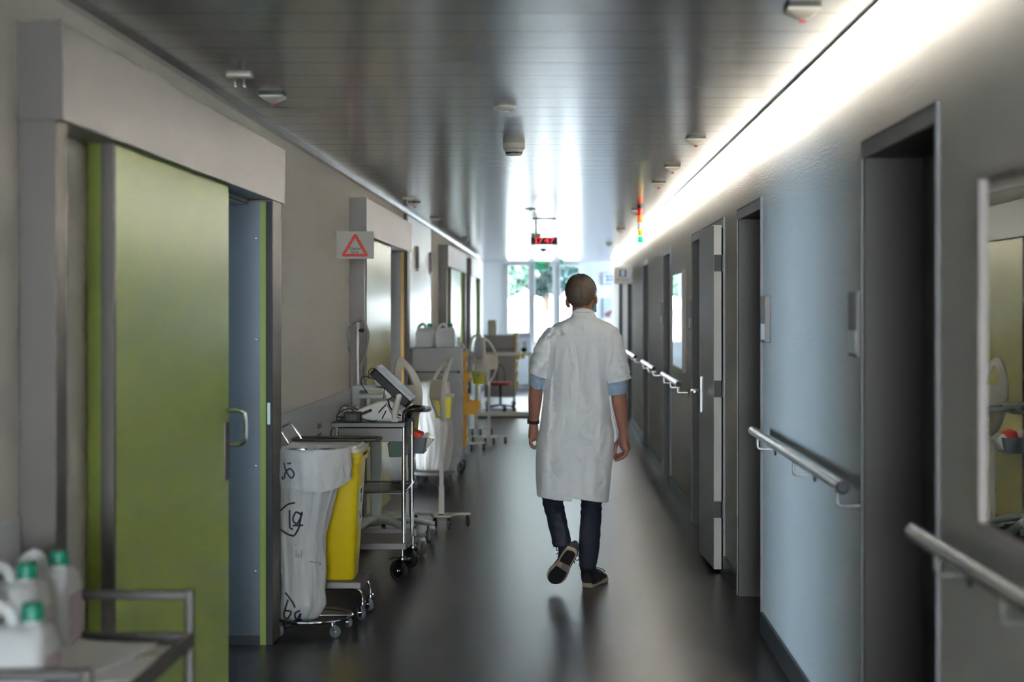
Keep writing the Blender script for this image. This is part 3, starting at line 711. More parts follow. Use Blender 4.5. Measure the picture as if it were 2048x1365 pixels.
# cuff: the film folded outward over the ring
rings = []; n = 120; rnd = random.Random(5)
for (z, r) in ((.70, .185), (.905, .199), (.912, .193), (.905, .176), (.80, .150), (.60, .12)):
    pass
cuff = [(.735, .186), (.75, .183), (.79, .181), (.83, .180), (.87, .179), (.895, .178), (.908, .174), (.912, .166), (.905, .156), (.85, .147), (.76, .142)]
cuff = [(a_[0] + (b_[0] - a_[0]) * k_ / 4, a_[1] + (b_[1] - a_[1]) * k_ / 4) for a_, b_ in zip(cuff, cuff[1:]) for k_ in range(4)] + [cuff[-1]]
n = 220
for i, (z, r) in enumerate(cuff):
    ring = []
    for j in range(n):
        a = 2 * PI * j / n
        f = .010 * math.sin(5 * a + z * 9) + .006 * math.sin(17 * a + 14 * z) + .03 * noise.noise(Vector((math.cos(a) * 3, math.sin(a) * 3, z * 9))) + .035 * (.3 - abs(noise.noise(Vector((math.cos(a) * 4 + z * 3, math.sin(a) * 4, z * 22))))) + .02 * (.3 - abs(noise.noise(Vector((math.cos(a) * 11, math.sin(a) * 11 + z * 20, z * 30)))))
        k = max(0, min(1, (.90 - z) / .1)) if i < 28 else .8
        zz = z + (.025 * math.sin(2 * a + 1.1) * max(0, (.87 - z) / .13) if i < 24 else 0)
        ring.append(((r * (1 + f * k * 1.6)) * math.cos(a), (r * (1 + f * k * 1.6)) * math.sin(a), zz))
    rings.append(ring)
cf = MB().loft(rings, cap=False).build('folded_cuff', M['bag_film'], bagr, angle=75)
# marker strokes laid on the film
def strokes_on(objs, lines, r, name, m, parent, lift=.002):
    bpy.context.view_layer.update()
    dg = bpy.context.evaluated_depsgraph_get(); trees = [(o, BVHTree.FromObject(o, dg)) for o in objs]
    mb = MB(); org = Vector((0, 0, EYE))
    for ln in lines:
        pts = []
        sp = smooth_path([(a, b, 0) for a, b in ln], 5) if len(ln) > 2 else [Vector((ln[0][0] + (ln[1][0] - ln[0][0]) * k / 8, ln[0][1] + (ln[1][1] - ln[0][1]) * k / 8, 0)) for k in range(9)]
        for q_ in sp:
            d = (P(q_.x, q_.y, 5) - org).normalized(); best = None
            for o, tr in trees:
                iv = o.matrix_world.inverted(); hit = tr.ray_cast(iv @ org, (iv.to_3x3() @ d).normalized())
                if hit[0] is not None:
                    w_ = o.matrix_world @ hit[0]; dist = (w_ - org).length
                    if best is None or dist < best[0]: best = (dist, w_)
            if best: pts.append(best[1] - d * lift)
        if len(pts) > 2: mb.tube(pts, r, n=6)
    if not mb.v: return
    o = mb.build(name, m, parent); o.matrix_parent_inverse = parent.matrix_world.inverted(); return o
ZB = [[(579, 1021), (580, 1055), (586, 1058)], [(602, 1030), (592, 1025), (586, 1040), (594, 1048), (603, 1032), (603, 1026), (598, 1055), (589, 1072)], [(586, 1052), (606, 1051)],
      [(590, 1006), (575, 1010), (561, 1022)], [(562, 1060), (575, 1069), (588, 1073)]]
ZC = [[(571, 1186), (585, 1205), (590, 1216)], [(576, 1200), (568, 1230), (575, 1238), (582, 1225), (571, 1222)], [(600, 1222), (590, 1228), (593, 1240), (601, 1228), (598, 1245), (593, 1258)], [(563, 1252), (580, 1245), (604, 1240)]]
ZD = [[(592, 1100), (592, 1116)], [(596, 1108), (596, 1116)], [(600, 1109), (600, 1116)], [(603, 1102), (603, 1116)], [(590, 1091), (593, 1091)], [(618, 1124), (640, 1127), (638, 1131)]]
ZA = [[(568, 926), (573, 944), (583, 957), (588, 948), (580, 938), (571, 946), (569, 958)], [(564, 954), (566, 960)], [(575, 928), (582, 927)]]
bpy.context.view_layer.update()
strokes_on([bagr, cf], ZB, .0046, 'marker_number', M['ink'], bagr); strokes_on([bagr, cf], ZC, .0046, 'marker_scribble', M['ink'], bagr)
strokes_on([bagr, cf], ZD, .0013, 'printed_text', M['ink'], bagr)
strokes_on([bagr, cf], ZA, .0044, 'cuff_writing', mat('navy_ink', (.03, .04, .12), .5), bagr)

# --- yellow bin on its dolly
t = thing('bin_dolly', 'low steel dolly with curved tube legs under the yellow bin', 'dolly', (-1.2, 8.1, 0))
MB().rbox(-.215, .21, -.155, .165, .172, .205, .015).build('platform', M['cart_steel'], t, bevel=.002)
for (x, y, rr) in ((.205, -.11, .04), (.215, .14, .036), (-.19, -.11, .04), (-.19, .14, .036)):
    s_ = 1 if x > 0 else -1
    MB().tube(smooth_path([(x - s_ * .20, y, .168), (x - s_ * .06, y, .166), (x - s_ * .012, y, .152), (x, y, .115)], 6), .008).build('leg', M['chrome'], t)
    caster(t, x, y, .12, r=rr, wd=.022, trail=.02, yaw=.5 if s_ > 0 else -.4, brake=False)
t = thing('yellow_waste_bin', 'tall yellow clinical waste bin with white lid on a steel dolly', 'bin', (-1.2, 8.12, .205))
def rr2(x0, x1, y0, y1, r, z, n=5):
    pts = []
    for cx_, cy_, st in ((x1 - r, y1 - r, 0), (x0 + r, y1 - r, 1), (x0 + r, y0 + r, 2), (x1 - r, y0 + r, 3)):
        for k in range(n + 1):
            a = (st + k / n) * PI / 2; pts.append((cx_ + r * math.cos(a), cy_ + r * math.sin(a), z))
    return pts
mb = MB().loft([rr2(-.165, .152, -.105, .115, .03, 0), rr2(-.168, .155, -.108, .118, .03, .01), rr2(-.195, .183, -.15, .20, .03, .60), rr2(-.203, .192, -.158, .22, .028, .602), rr2(-.205, .194, -.16, .222, .028, .632), rr2(-.213, .203, -.168, .232, .028, .634), rr2(-.214, .204, -.169, .233, .028, .655)])
mb.box(-.10, .145, -.06, .118, -.0, .03)
mb.build('body', M['yellow'], t, angle=40)
mb = MB().loft([rr2(-.205, .194, -.16, .222, .028, .655), rr2(-.207, .198, -.162, .225, .028, .672), rr2(-.185, .176, -.14, .205, .02, .676), rr2(-.183, .174, -.138, .203, .02, .690)])
for x in (-.14, .12): mb.rbox(x, x + .04, -.166, -.14, .66, .69, .006, axis='y')
mb.build('lid', M['white_pl'], t, bevel=.001)
# side label lies on the right tapered face
def side_pt(u, v, off=.002):  # u along y, v height
    x = .155 + (.183 - .155) * v / .60; return (x + off, u, v)
MB().add([side_pt(.0 + dy, z_, o_) for o_ in (.001, .002) for dy, z_ in ((-.04, .27), (.12, .27), (.125, .47), (-.045, .47))], [(0, 1, 2, 3), (4, 7, 6, 5), (0, 4, 5, 1), (1, 5, 6, 2), (2, 6, 7, 3), (3, 7, 4, 0)]).build('label', M['paper'], t, smooth=False)
mb = MB()
for pts in ([(.0, .43), (.02, .455), (.03, .43), (.05, .45)], [(.03, .40), (.05, .40)], [(.04, .42), (.04, .38)], [(.0, .34), (.03, .30), (.09, .31), (.11, .36)], [(.02, .45), (.09, .455)]):
    mb.tube([side_pt(a, b, .003) for a, b in pts], .0015, n=5)
mb.build('label_writing', M['ink'], t)
mb = MB()
for pts in ([(-.10, .636), (-.09, .650), (-.08, .638), (-.07, .650)], [(-.05, .638), (-.04, .65), (-.03, .638)], [(-.01, .636), (.0, .65), (.02, .640), (.03, .652)], [(.05, .64), (.09, .648)]):
    mb.tube([(.205, a, b) for a, b in pts], .0022, n=5)
mb.build('rim_writing', M['ink'], t)
t = thing('bin_holder', 'steel bag holder with long rounded lid frame and raised wire handle', 'holder', (-1.19, 8.28, 0))
loop = smooth_path([(-.20, -.06, .905), (.10, -.075, .905), (.21, -.07, .905), (.245, -.02, .905), (.245, .06, .905), (.20, .10, .905), (-.20, .10, .905)], 5)
MB().tube(loop + [loop[0]], .010, flat=.8).build('frame', M['cart_steel'], t)
MB().tube([(-.21, .14, .0), (-.21, .14, .905), (-.20, .08, .905)], .009).box(-.26, -.16, .09, .20, 0, .012).build('post', M['cart_steel'], t)
a0 = P(603, 884, 8.30) - t.location; a1 = P(568, 884 + 6, 8.30) - t.location
MB().tube(smooth_path([P(607, 886, 8.3) - t.location, P(583, 850, 8.3) - t.location, P(578, 848, 8.3) - t.location, P(563, 855, 8.3) - t.location, P(561, 861, 8.3) - t.location, P(577, 888, 8.3) - t.location], 4), .006).build('wire_handle', M['chrome'], t)

# --- ECG cart
t = thing('instrument_cart', 'stainless instrument cart with drawer carrying the tilted monitor equipment', 'cart', (-1.09, 9.1, 0))
def C(mb, nm, m, par=None, **k): return mb.build(nm, m, par or t, **k)
CW = .195; CD = .52
C(MB().box(-CW - .03, CW + .01, -.02, CD + .01, .905, .932), 'top', M['cart_steel'], bevel=.003)
C(MB().box(-CW + .01, CW, -.005, CD - .03, .82, .90), 'drawer_box', M['cart_steel'], bevel=.002)
d_ = C(MB().box(-CW + .014, CW - .004, -.014, -.006, .822, .900), 'drawer_front', M['cart_steel'], bevel=.002)
for x in (-CW + .0, CW):
    for y in (.0, CD): C(MB().cyl((x, y, .20), (x, y, .905), .0125, n=16), 'leg', M['chrome'])
s1 = C(MB().box(-CW, CW + .012, .0, CD, .205, .213), 'bottom_shelf', M['cart_steel'], smooth=False)
MB().box(-CW - .01, CW + .015, -.022, -.010, .195, .232).build('front_rim', M['cart_steel'], s1, bevel=.002)
MB().box(-CW - .01, CW + .03, CD, CD + .012, .195, .240).build('rear_rim', M['cart_steel'], s1, bevel=.002)
s2 = C(MB().box(-CW, CW, .02, CD - .02, .515, .520), 'middle_shelf', M['cart_steel'], smooth=False)
MB().tube([(-CW, -.0, .53), (CW, -.0, .53), (CW + .012, .02, .53), (CW + .012, CD - .02, .53), (CW, CD, .53), (-CW, CD, .53)], .006).build('guard_rail', M['chrome'], s2)
MB().tube(smooth_path([(CW, .05, .93), (CW + .0, .05, .975), (CW + .03, .06, 1.0), (CW + .085, .10, 1.0), (CW + .095, .16, 1.0), (CW + .085, .28, 1.0), (CW + .02, .33, 1.0), (CW, .34, .97), (CW, .34, .93)], 5), .013).build('push_handle', M['black'], t)
for (x, y) in ((CW - .01, .03), (CW + .01, CD - .04), (-CW + .02, .03), (-CW + .02, CD - .04)):
    caster(t, x, y, .205, r=.0625, wd=.028, fork='chrome', wheel='rubber', hub='chrome', yaw=.9, brake=True, trail=.03)
C(MB().tube(smooth_path([(-CW - .02, .1, .90), (-CW - .045, .1, .88), (-CW - .05, .1, .80), (-CW - .03, .1, .74)], 4), .006), 'cable_hook', M['chrome'])
bx = C(MB().loft([rr2(.10, .19, .10, .30, .01, .72), rr2(.09, .19, .09, .31, .01, .80)], capend=False), 'clear_tray', mat('clear_green_plastic', (.3, .42, .35), .2, trans=.6, ior=1.2))
# machine on the cart (slanted wedge body)
CT = .932
t = thing('recorder', 'off-white wedge-shaped recorder on the instrument cart under the monitor', 'medical device', (-1.06, 9.35, CT))
mb = MB().prism([(-.155, 0), (.145, 0), (.155, .03), (.12, .10), (.07, .125), (.0, .115), (-.15, .05)], -.14, .14)
mb.build('housing', M['offwhite'], t, bevel=.006)
MB().rbox(-.085, -.015, -.146, -.139, .060, .078, .008, axis='y', M=Matrix.Rotation(math.radians(-22), 4, 'Y') @ Matrix.Translation((.01, 0, .005))).build('grip_slot', M['black'], t)
MB().prism([(.02, .02), (.11, .02), (.10, .10), (.06, .105)], -.147, -.14).build('side_door', M['white_pl'], t, smooth=False)
mb = MB()
for x, z in ((-.20, .0), (-.17, .0)): mb.rbox(x - .012, x + .012, -.05, .0, 0, .085, .008)
o = mb.build('clamp_block', M['beige'], None); o.location = (-1.055, 9.3, CT); tag(o, 'small beige ribbed clamp standing at the left end of the cart top', 'clamp')
t = thing('clip_lever', 'cream lever clamp leaning below the monitor screen', 'clamp', P(790, 835, 9.17))
t.location.z = CT
v0 = Vector((0, 0, .01)); v1 = P(793, 793, 9.15) + Vector((.0, 0, .0)) - t.location + Vector((.015, 0, 0))
MB().box(-.02, .02, -.015, .015, 0, .02).tube([v0, v0 + (v1 - v0) * .3 + Vector((-.01, 0, 0)), v1], [.017, .02, .016], n=14).build('body', M['offwhite'], t)
MB().cyl(v1 + Vector((0, -.02, 0)), v1 + Vector((0, .02, 0)), .014).build('pivot', M['beige'], t)
# power adapter
t = thing('power_adapter', 'black power adapter brick with cables on the cart top front edge', 'power adapter', (-1.20, 9.14, CT))
MB().rbox(-.045, .055, -.03, .03, 0, .06, .006, axis='y').build('brick', M['black'], t, bevel=.004)
MB().box(-.028, -.018, -.0308, -.030, .012, .045).box(-.012, .03, -.0308, -.030, .012, .045).build('label', M['darkgrey'], t, smooth=False)
MB().tube(smooth_path([(.055, 0, .02), (.085, .01, .01), (.12, -.01, .006), (.14, .02, .006)], 5), .003).tube(smooth_path([(-.045, 0, .03), (-.09, .01, .03), (-.07, .03, .06), (-.02, .04, .075), (.0, .045, .06)], 5), .004).tube(smooth_path([(-.045, 0, .02), (-.09, .0, .012), (-.06, .04, .09), (.03, .05, .07)], 5), .003).build('cord', M['black'], t)
# loose leads
def cable(label, pts, r, m, name='cable', n=6):
    o = MB().tube(smooth_path(pts, n), r, n=8).build(name, m); return tag(o, label, 'cable')
Q = lambda px, py, Z=9.25: tuple(P(px, py, Z))
bl = M['black']
cable('black lead arching over the recorder from its lower corner to the monitor', [Q(732, 842), Q(733, 822), Q(745, 808), Q(768, 804), Q(786, 794), Q(792, 786)], .0026, bl)
cable('black lead tangled below the monitor arm, with loops on the cart edge', [Q(780, 802), Q(776, 812), Q(786, 824), Q(800, 828), Q(812, 816), Q(808, 806), Q(796, 812), Q(790, 826), Q(800, 836), Q(806, 842)], .0026, bl)
cable('thick black lead bundle hanging beside the clamp lever', [Q(776, 800, 9.2), Q(780, 815, 9.2), Q(790, 826, 9.2), Q(802, 832, 9.2)], .005, bl)
cable('red lead clipped across the recorder beside the clamp lever', [Q(772, 806, 9.2), Q(776, 814, 9.2), Q(782, 826, 9.2), Q(792, 833, 9.2), Q(802, 838, 9.2)], .0028, M['red'])
cable('short black test clip lying on the white side of the recorder', [Q(757, 826, 9.19), Q(764, 818, 9.19), Q(772, 810, 9.19)], .0035, bl)
cable('black test clip lead pointing down on the recorder side door', [Q(772, 822, 9.19), Q(768, 830, 9.19), Q(764, 838, 9.19)], .0035, bl)
cable('thin lead hanging behind the monitor against the pale yellow door', [Q(763, 776, 9.5), Q(768, 770, 9.5), Q(768, 790, 9.5), Q(763, 804, 9.5)], .0022, bl)
# monitor on its arm
u = Vector((.73, 0, -.685)); nrm = Vector((.685, 0, .73)); c0 = P(790, 768, 9.30)
t = thing('patient_monitor', 'tilted flat monitor with pale glowing screen above the instrument cart', 'monitor', c0)
R3 = Matrix((( u.x, 0, nrm.x), (0, 1, 0), (u.z, 0, nrm.z))).to_4x4()
MB().rbox(-.145, .145, -.13, .13, -.05, .0, .014, M=R3).build('back_shell', M['black'], t, bevel=.006)
MB().rbox(-.145, .145, -.13, .13, .0, .018, .014, M=R3).build('bezel', M['grey_pl'], t, bevel=.003)
MB().box(-.12, .12, -.11, .11, .018, .0195, M=R3).build('screen', mat('pale_screen', (.30, .34, .42), .42, spec=.3), t, smooth=False)
mb = MB()
for k in range(-3, 4): mb.box(-.10 + k * .0, .10, k * .03 - .004, k * .03 + .004, -.053, -.0505, M=R3)
mb.build('back_vents', M['darkgrey'], t, smooth=False)
MB().tube(smooth_path([(-.11, -.10, .03), (-.17, -.11, .05), (-.19, -.1, .01), (-.15, -.1, -.05)], 5), .0028).tube(smooth_path([(-.10, -.02, .02), (-.12, -.03, .09), (-.15, -.03, .08), (-.16, 0, .03)], 5), .0028).build('leads', bl, t)
# --- grey-green column trolley with arm, tray bowl and swan legs
t = thing('monitor_trolley', 'grey-green column trolley with curved legs behind the instrument cart', 'trolley', (-1.20, 10.35, 0))
MB().box(-.035, .035, -.03, .03, .16, 1.0).build('column', M['trolley_green'], t, bevel=.008)
for (ex, ey) in ((.34, -.30), (.36, .25), (-.15, -.30), (-.15, .25)):
    mb = MB().tube(smooth_path([(0, 0, .20), (ex * .35, ey * .4, .20), (ex * .75, ey * .85, .155), (ex, ey, .135)], 5), [.045] * 6 + [.04] * 5 + [.034] * 5, n=12, flat=.55)
    mb.build('leg', M['trolley_green'], t); caster(t, ex * .97, ey * .97, .14, r=.05, wd=.03, fork='offwhite', wheel='grey_rubber', hub='beige', yaw=.6, trail=.02)
MB().box(-.12, .06, -.04, .04, 1.0, 1.03).build('arm_base', M['trolley_green'], t, bevel=.006)
ah = 1.6 - (780 - 616) * 10.2 / F
MB().box(-.155, -.12, -.03, .03, .95, ah).box(-.13, -.105, -.03, .03, .95, ah).box(-.155, .06, -.03, .03, ah - .012, ah + .022).build('arm', M['trolley_green'], t, bevel=.005)
mj = MB().cyl((.035, -.05, ah + .075), (.035, .05, ah + .075), .05, n=28).box(.0, .07, -.03, .03, ah, ah + .06)
jb = mj.build('tilt_joint', M['trolley_green'], t, bevel=.003)
MB().cyl((.035, -.058, ah + .075), (.035, -.05, ah + .075), .018, n=20).build('bolt', M['grey_pl'], jb)
e = c0 + Vector((-.02, .12, -.03)) - t.location
MB().tube([(.05, -.02, ah + .09), (.12, -.45, e.z + .02), tuple(e)], .022, n=12).build('monitor_arm', M['trolley_green'], t)
zt = 1.6 - (818 - 616) * 10.1 / F
mb = MB().loft([rr2(.0, .22, -.22, .05, .06, zt - .04), rr2(-.02, .24, -.24, .07, .07, zt + .01), rr2(-.02, .24, -.24, .07, .07, zt + .025), rr2(-.01, .23, -.23, .06, .06, zt + .02)])
mb.build('tray', M['trolley_green'], t)
MB().tube(smooth_path([(.22, -.2, zt), (.31, -.2, zt - .01), (.36, -.12, zt - .01), (.31, .0, zt - .01), (.22, .02, zt)], 5), .017).build('ring_handle', M['trolley_green'], t)
# pole with hanging tube loop
t = thing('infusion_pole', 'steel pole with a looped clear hose in front of the second door post', 'pole', tuple(P(716, 1012, 10.5)))
t.location.z = 0; t.location.x = (716 - VPX) * 10.5 / F
zt = 1.6 - (645 - 616) * 10.5 / F
MB().cyl((0, 0, .05), (0, 0, zt), .013).cyl((0, 0, .05), (0, 0, zt - .12), .018).build('tube', mat('dull_aluminium', (.42, .39, .37), .45, .6), t)
MB().tube(smooth_path([(-.035, 0, zt - .03), (-.03, 0, zt - .005), (.0, 0, zt + .01), (.04, 0, zt + .015)], 4), .006).build('hook', M['chrome'], t)
MB().ell((.028, -.03, zt - .055), .02, .015, .014).cyl((0, 0, zt - .055), (.03, -.03, zt - .055), .006).build('knob', M['black'], t)
for ex, ey in ((.10, .15), (.10, -.15), (-.05, .15), (-.05, -.15)): MB().tube([(0, 0, .07), (ex, ey, .05)], .012).ell((ex, ey, .022), .022, .022, .022).build('foot', M['rubber'], t)
K = lambda px, py: (P(px, py, 10.42))
o = MB().tube(smooth_path([K(728, 776), K(722, 740), K(733, 700), K(735, 665), K(730, 645), K(722, 640), K(706, 645), K(696, 660), K(697, 690), K(704, 730), K(708, 770), K(716, 785)], 6), .0065).tube(smooth_path([K(733, 762), K(730, 720), K(738, 670), K(727, 642), K(718, 641)], 6), .005).build('hose_loop', mat('grey_hose', (.14, .14, .12), .35))
tag(o, 'grey hose loop hung over the steel pole', 'hose')
# basket with packets
t = thing('wire_basket', 'grey open basket hanging at the cart side with red packets', 'basket', tuple(P(822, 905, 9.95)))
hw = .09
mb = MB().loft([rr2(-hw, hw, -.1, .1, .01, 0), rr2(-hw - .01, hw + .02, -.11, .11, .01, .10), rr2(-hw - .006, hw + .016, -.106, .106, .01, .10), rr2(-hw + .004, hw - .004, -.096, .096, .01, .004)], capend=True)
mb.build('tub', mat('smoky_plastic', (.22, .24, .25), .3, trans=.3, ior=1.2), t)
MB().box(-hw - .02, -hw - .01, -.03, .03, .04, .13).build('hook', M['satin'], t)
for k, (lab, m_, dx, rz, sz) in enumerate((('red packet sticking out of the grey basket', 'red', .005, .35, .13), ('white packet standing upright in the grey basket', 'paper', -.055, -.1, .125), ('crumpled cream packet on top in the grey basket', 'offwhite', .045, .7, .12))):
    o = MB().rbox(-.035, .035, -.06, .06, 0, sz, .012, axis='y').build('packet', M[m_], None, bevel=.006)
    o.location = t.location + Vector((dx, 0, .012)); o.rotation_euler = (0.05, rz, 0); tag(o, lab, 'packet', 'packets in the cart basket')

# --- shield stands (white oval heads on poles)
def oval_pts(hw, hh, n=40, lean=.0, point=.35):
    out = []
    for k in range(n):
        a = 2 * PI * k / n; x, z = hw * math.cos(a), hh * math.sin(a)
        x *= (1 - point * (abs(z) / hh) ** 2.2); out.append((x + lean * z, z))
    return out
def stand(x, y, label, group, htop, hbot, yaw, tilt, head='offwhite', base=True, boxside=1, box=True, wide=.115, boxm='yellow_lime', spread=.2, boxoff=(.0, .07), zbox=None, polex=0, rim=.028, bs_=1):
    t = thing('hygiene_stand', label, 'stand', (x, y, 0), group)
    zc = (htop + hbot) / 2; hh = (htop - hbot) / 2
    MB().box(-.016, .016, -.012, .012, .10, .48).box(-.020, .020, -.015, .015, .10, .30).box(-.013, .013, -.01, .01, .4, zc).build('pole', M[head], t, bevel=.003)
    if base:
        bs = MB().prism([(-.05, -.12), (.07, -.12), (.10, -.01), (spread, .02), (spread + .01, .05), (.05, .06), (-.05, .06), (-spread - .01, .05), (-spread, .02), (-.08, -.01)], .085, .10, axis='z').build('base', M[head], t, bevel=.003)
        MB().box(-.02, .02, -.09, -.05, .1, .104).build('pedal', M['darkgrey'], bs, smooth=False)
        for cx_, cy_ in ((-.04, -.10), (.06, -.10), (spread - .01, .03), (-spread + .01, .03)): caster(t, cx_, cy_, .088, r=.028, wd=.02, fork='black', wheel='rubber', hub='black', trail=.01)
    # head: oval ring, solid middle, bent shell
    Mh = Matrix.Translation((polex, -.02, zc)) @ Matrix.Rotation(yaw, 4, 'Z') @ Matrix.Rotation(tilt, 4, 'X')
    outer_ = oval_pts(wide, hh); inner_ = oval_pts(wide - rim, hh - rim - .007)
    bend = lambda p, off: Vector((p[0], -.05 + .10 * (p[1] / hh) ** 2 * .9 + off + .9 * p[0] * p[0], p[1]))
    rings = [[bend(p, .0) for p in outer_], [bend(p, .022) for p in outer_], [bend(p, .022) for p in inner_], [bend(p, .0) for p in inner_], [bend(p, .0) for p in outer_]]
    hd = MB().loft(rings, cap=False, M=Mh)
    n = 8; grid0 = []
    for i in range(n + 1):
        z = -hh * .36 + hh * .60 * i / n; w_ = (wide - .01) * (1 - .35 * (abs(z) / hh) ** 2.2)
        grid0.append([bend((w_ * c_, z), o_) for c_, o_ in [(-1 + 2 * j / 8, -.006) for j in range(9)] + [(1 - 2 * j / 8, .028) for j in range(9)]])
    hd.loft(grid0, M=Mh)
    hd.build('shield_head', M[head], t, angle=40)
    if box:
        bz = zbox if zbox is not None else hbot
        b_ = MB().loft([rr2(-.055, .055, -.045, .045, .012, 0), rr2(-.068, .068, -.055, .055, .012, .155)], M=Matrix.Translation((polex + boxoff[0], boxoff[1], bz)) @ Matrix.Diagonal((bs_, 1, 1, 1))).build('sharps_container', M[boxm], t)
        MB().loft([rr2(-.080, .080, -.062, .062, .012, .155), rr2(-.082, .082, -.064, .064, .012, .172), rr2(-.055, .055, -.045, .045, .012, .18), rr2(-.045, .045, -.04, .04, .012, .265)], M=Matrix.Translation((polex + boxoff[0], boxoff[1], bz)) @ Matrix.Diagonal((bs_, 1, 1, 1))).build('container_lid', M['offwhite'], b_)
        MB().box(-.025, .012, -.061, -.055, .10, .135, M=Matrix.Translation((polex + boxoff[0], boxoff[1], bz)) @ Matrix.Diagonal((bs_, 1, 1, 1))).build('container_clip', M['grey_pl'], b_, smooth=False)
    return t
GS = 'white hygiene stands along the left wall'
stand((883 - VPX) * 11.4 / F, 11.4, 'slim cream hygiene stand with oval pierced head beside the white linen bag', GS, 1.245, .775, math.radians(-60), math.radians(-8), wide=.11, zbox=1.6 - (838 - 616) * 11.4 / F, boxoff=(.005, .08))
stand((812 - VPX) * 10.95 / F, 10.95, 'cream hygiene stand with broad pierced head directly behind the tilted monitor', GS, 1.262, .72, math.radians(35), math.radians(-8), wide=.115, zbox=1.6 - (864 - 616) * 10.95 / F, boxoff=(.01, .12), spread=.17, rim=.060, bs_=1.1)
stand((978 - VPX) * 18.3 / F, 18.3, 'far oval-headed hygiene stand standing most to the corridor side', GS, 1.26, .70, math.radians(55), math.radians(-5), wide=.13, box=False)
stand((952 - VPX) * 19.6 / F, 19.6, 'far hygiene stand with white box and yellow sharps container on it', GS, 1.27, .70, math.radians(20), math.radians(-4), wide=.11, zbox=1.6 - (768 - 616) * 19.6 / F, boxoff=(.05, -.10), bs_=1.45)
stand((933 - VPX) * 17.4 / F, 17.4, 'far hygiene stand hidden mostly by the cart with amber trays', GS, 1.22, .72, math.radians(80), math.radians(-4), wide=.10, box=False)

# --- linen bag on its round dolly
t = thing('linen_dolly', 'round grey dolly on casters under the white linen bag', 'dolly', ((866 - VPX) * 13.9 / F, 13.9, 0))
MB().lathe([(0, .125), (.185, .125), (.19, .13), (.19, .15), (.18, .155), (0, .155)], n=40).build('plate', M['grey_mid'], t)
for a in (-60, 10, 120, 200):
    a = math.radians(a); caster(t, .15 * math.cos(a), .15 * math.sin(a), .125, r=.045, wd=.022, fork='cart_steel', yaw=a, trail=.01)
MB().tube([(-.175, 0, .155), (-.175, 0, .93)], .01).build('post', M['satin'], t)
pl = densify([(.158, .11, 0, 0), (.17, .13, 0, 0), (.25, .145, .01, 0), (.40, .155, .02, 0), (.55, .155, .02, 0), (.70, .15, .0, 0), (.82, .145, -.01, 0), (.90, .14, -.01, 0), (.95, .12, -.01, 0), (.965, .06, -.01, 0), (.968, .01, -.01, 0)], 3)
o = bag('linen_bag', None, (t.location.x, 13.9, 0), pl, .09, 11, mname='cloth_bag'); tag(o, 'full white linen bag standing on a round dolly before the grey cart', 'bag')

# --- tray carts
def tray_cart(x, y, label, width, depth, height, trays, m='grey_pl', sc=1):
    t = thing('tray_cart', label, 'cart', (x, y, 0), 'grey carts with amber trays')
    MB().box(-width / 2, width / 2, 0, depth, .17, height).build('body', M[m], t, bevel=.006)
    MB().box(-width / 2 - .01, width / 2 + .01, -.01, depth + .01, height - .015, height + .004).build('top', M[m], t, bevel=.004)
    fl = MB().box(-width / 2 + .01, width / 2 - .01, -.006, 0, height - .21, height - .03).build('upper_panel', M[m], t, bevel=.002)
    MB().box(-width / 2 + .01, width / 2 - .01, -.005, 0, .2, height - .235).build('lower_panel', M[m], t, bevel=.002)
    MB().tube([(-width / 2 + .03, -.03, height - .225), (width / 2 - .03, -.03, height - .225)], .007).build('grab_rail', M['satin'], t)
    for s_ in (-1, 1): MB().cyl((s_ * (width / 2 - .02), -.04, height - .225), (s_ * (width / 2 - .02), .0, height - .225), .013).build('rail_end', M['rubber'], t)
    MB().box(width / 2, width / 2 + .02, .01, .03, .17, height).box(width / 2, width / 2 + .02, depth - .03, depth - .01, .17, height).build('tray_rail', M['edge_metal'], t, smooth=False)
    for (z, out, h, y0, y1) in trays:
        tr = MB().loft([rr2(width / 2 + .003, width / 2 + out * .75, y0 + .01, y1 - .01, .008, z), rr2(width / 2 + .003, width / 2 + out, y0, y1, .01, z + h), rr2(width / 2 + .008, width / 2 + out - .006, y0 + .006, y1 - .006, .008, z + h), rr2(width / 2 + .008, width / 2 + out * .75 - .006, y0 + .016, y1 - .016, .006, z + .01)])
        o = tr.build('tray', M['tray_yellow'], t)
        MB().box(width / 2 + out - .002, width / 2 + out + .004, (y0 + y1) / 2 - .04, (y0 + y1) / 2 + .04, z + h * .5, z + h * .8).build('tray_label', M['paper'], o, smooth=False)
    for sx_ in (-width / 2 + .05, width / 2 + .0):
        for sy_ in (.05, depth - .08): caster(t, sx_, sy_, .17, r=.052, wd=.03, fork='grey_pl', wheel='rubber', hub='offwhite', yaw=.4, trail=.02)
    return t
tr = []
for k in range(9):
    z = .26 + k * .103; out = .055
    if k in (6, 4): out = .085
    if k == 7: out = .05
    if k == 3: continue
    tr.append((z, out, .085, .05, .22)); tr.append((z, out * .9, .085, .24, .41))
tr.append((.57, .19, .12, .05, .22)); tr.append((.57, .16, .12, .24, .41))
cxx = ((822 + 922) / 2 - VPX) * 15.0 / F
tray_cart(cxx, 15.0, 'grey cart with amber trays on its side and two canisters on top', .475, .46, 1.21, tr)
tr2 = [(.30 + k * .155, .07 if k != 3 else .12, .12, .05, .35) for k in range(6)]
tray_cart((998 - VPX) * 25 / F, 25.0, 'far darker grey cart with amber trays near the window wall', .47, .5, 1.16, tr2, m='grey_mid')
canister('canister', ((850 - VPX) * 15.2 / F, 15.2, 1.214), 0, 'left canister with green cap on the grey tray cart', 'canisters on the grey tray cart', sx=.175, sy=.15, h=.19)
canister('canister', ((891 - VPX) * 15.2 / F, 15.2, 1.214), 0, 'right canister with green cap on the grey tray cart', 'canisters on the grey tray cart', sx=.18, sy=.15, h=.19)
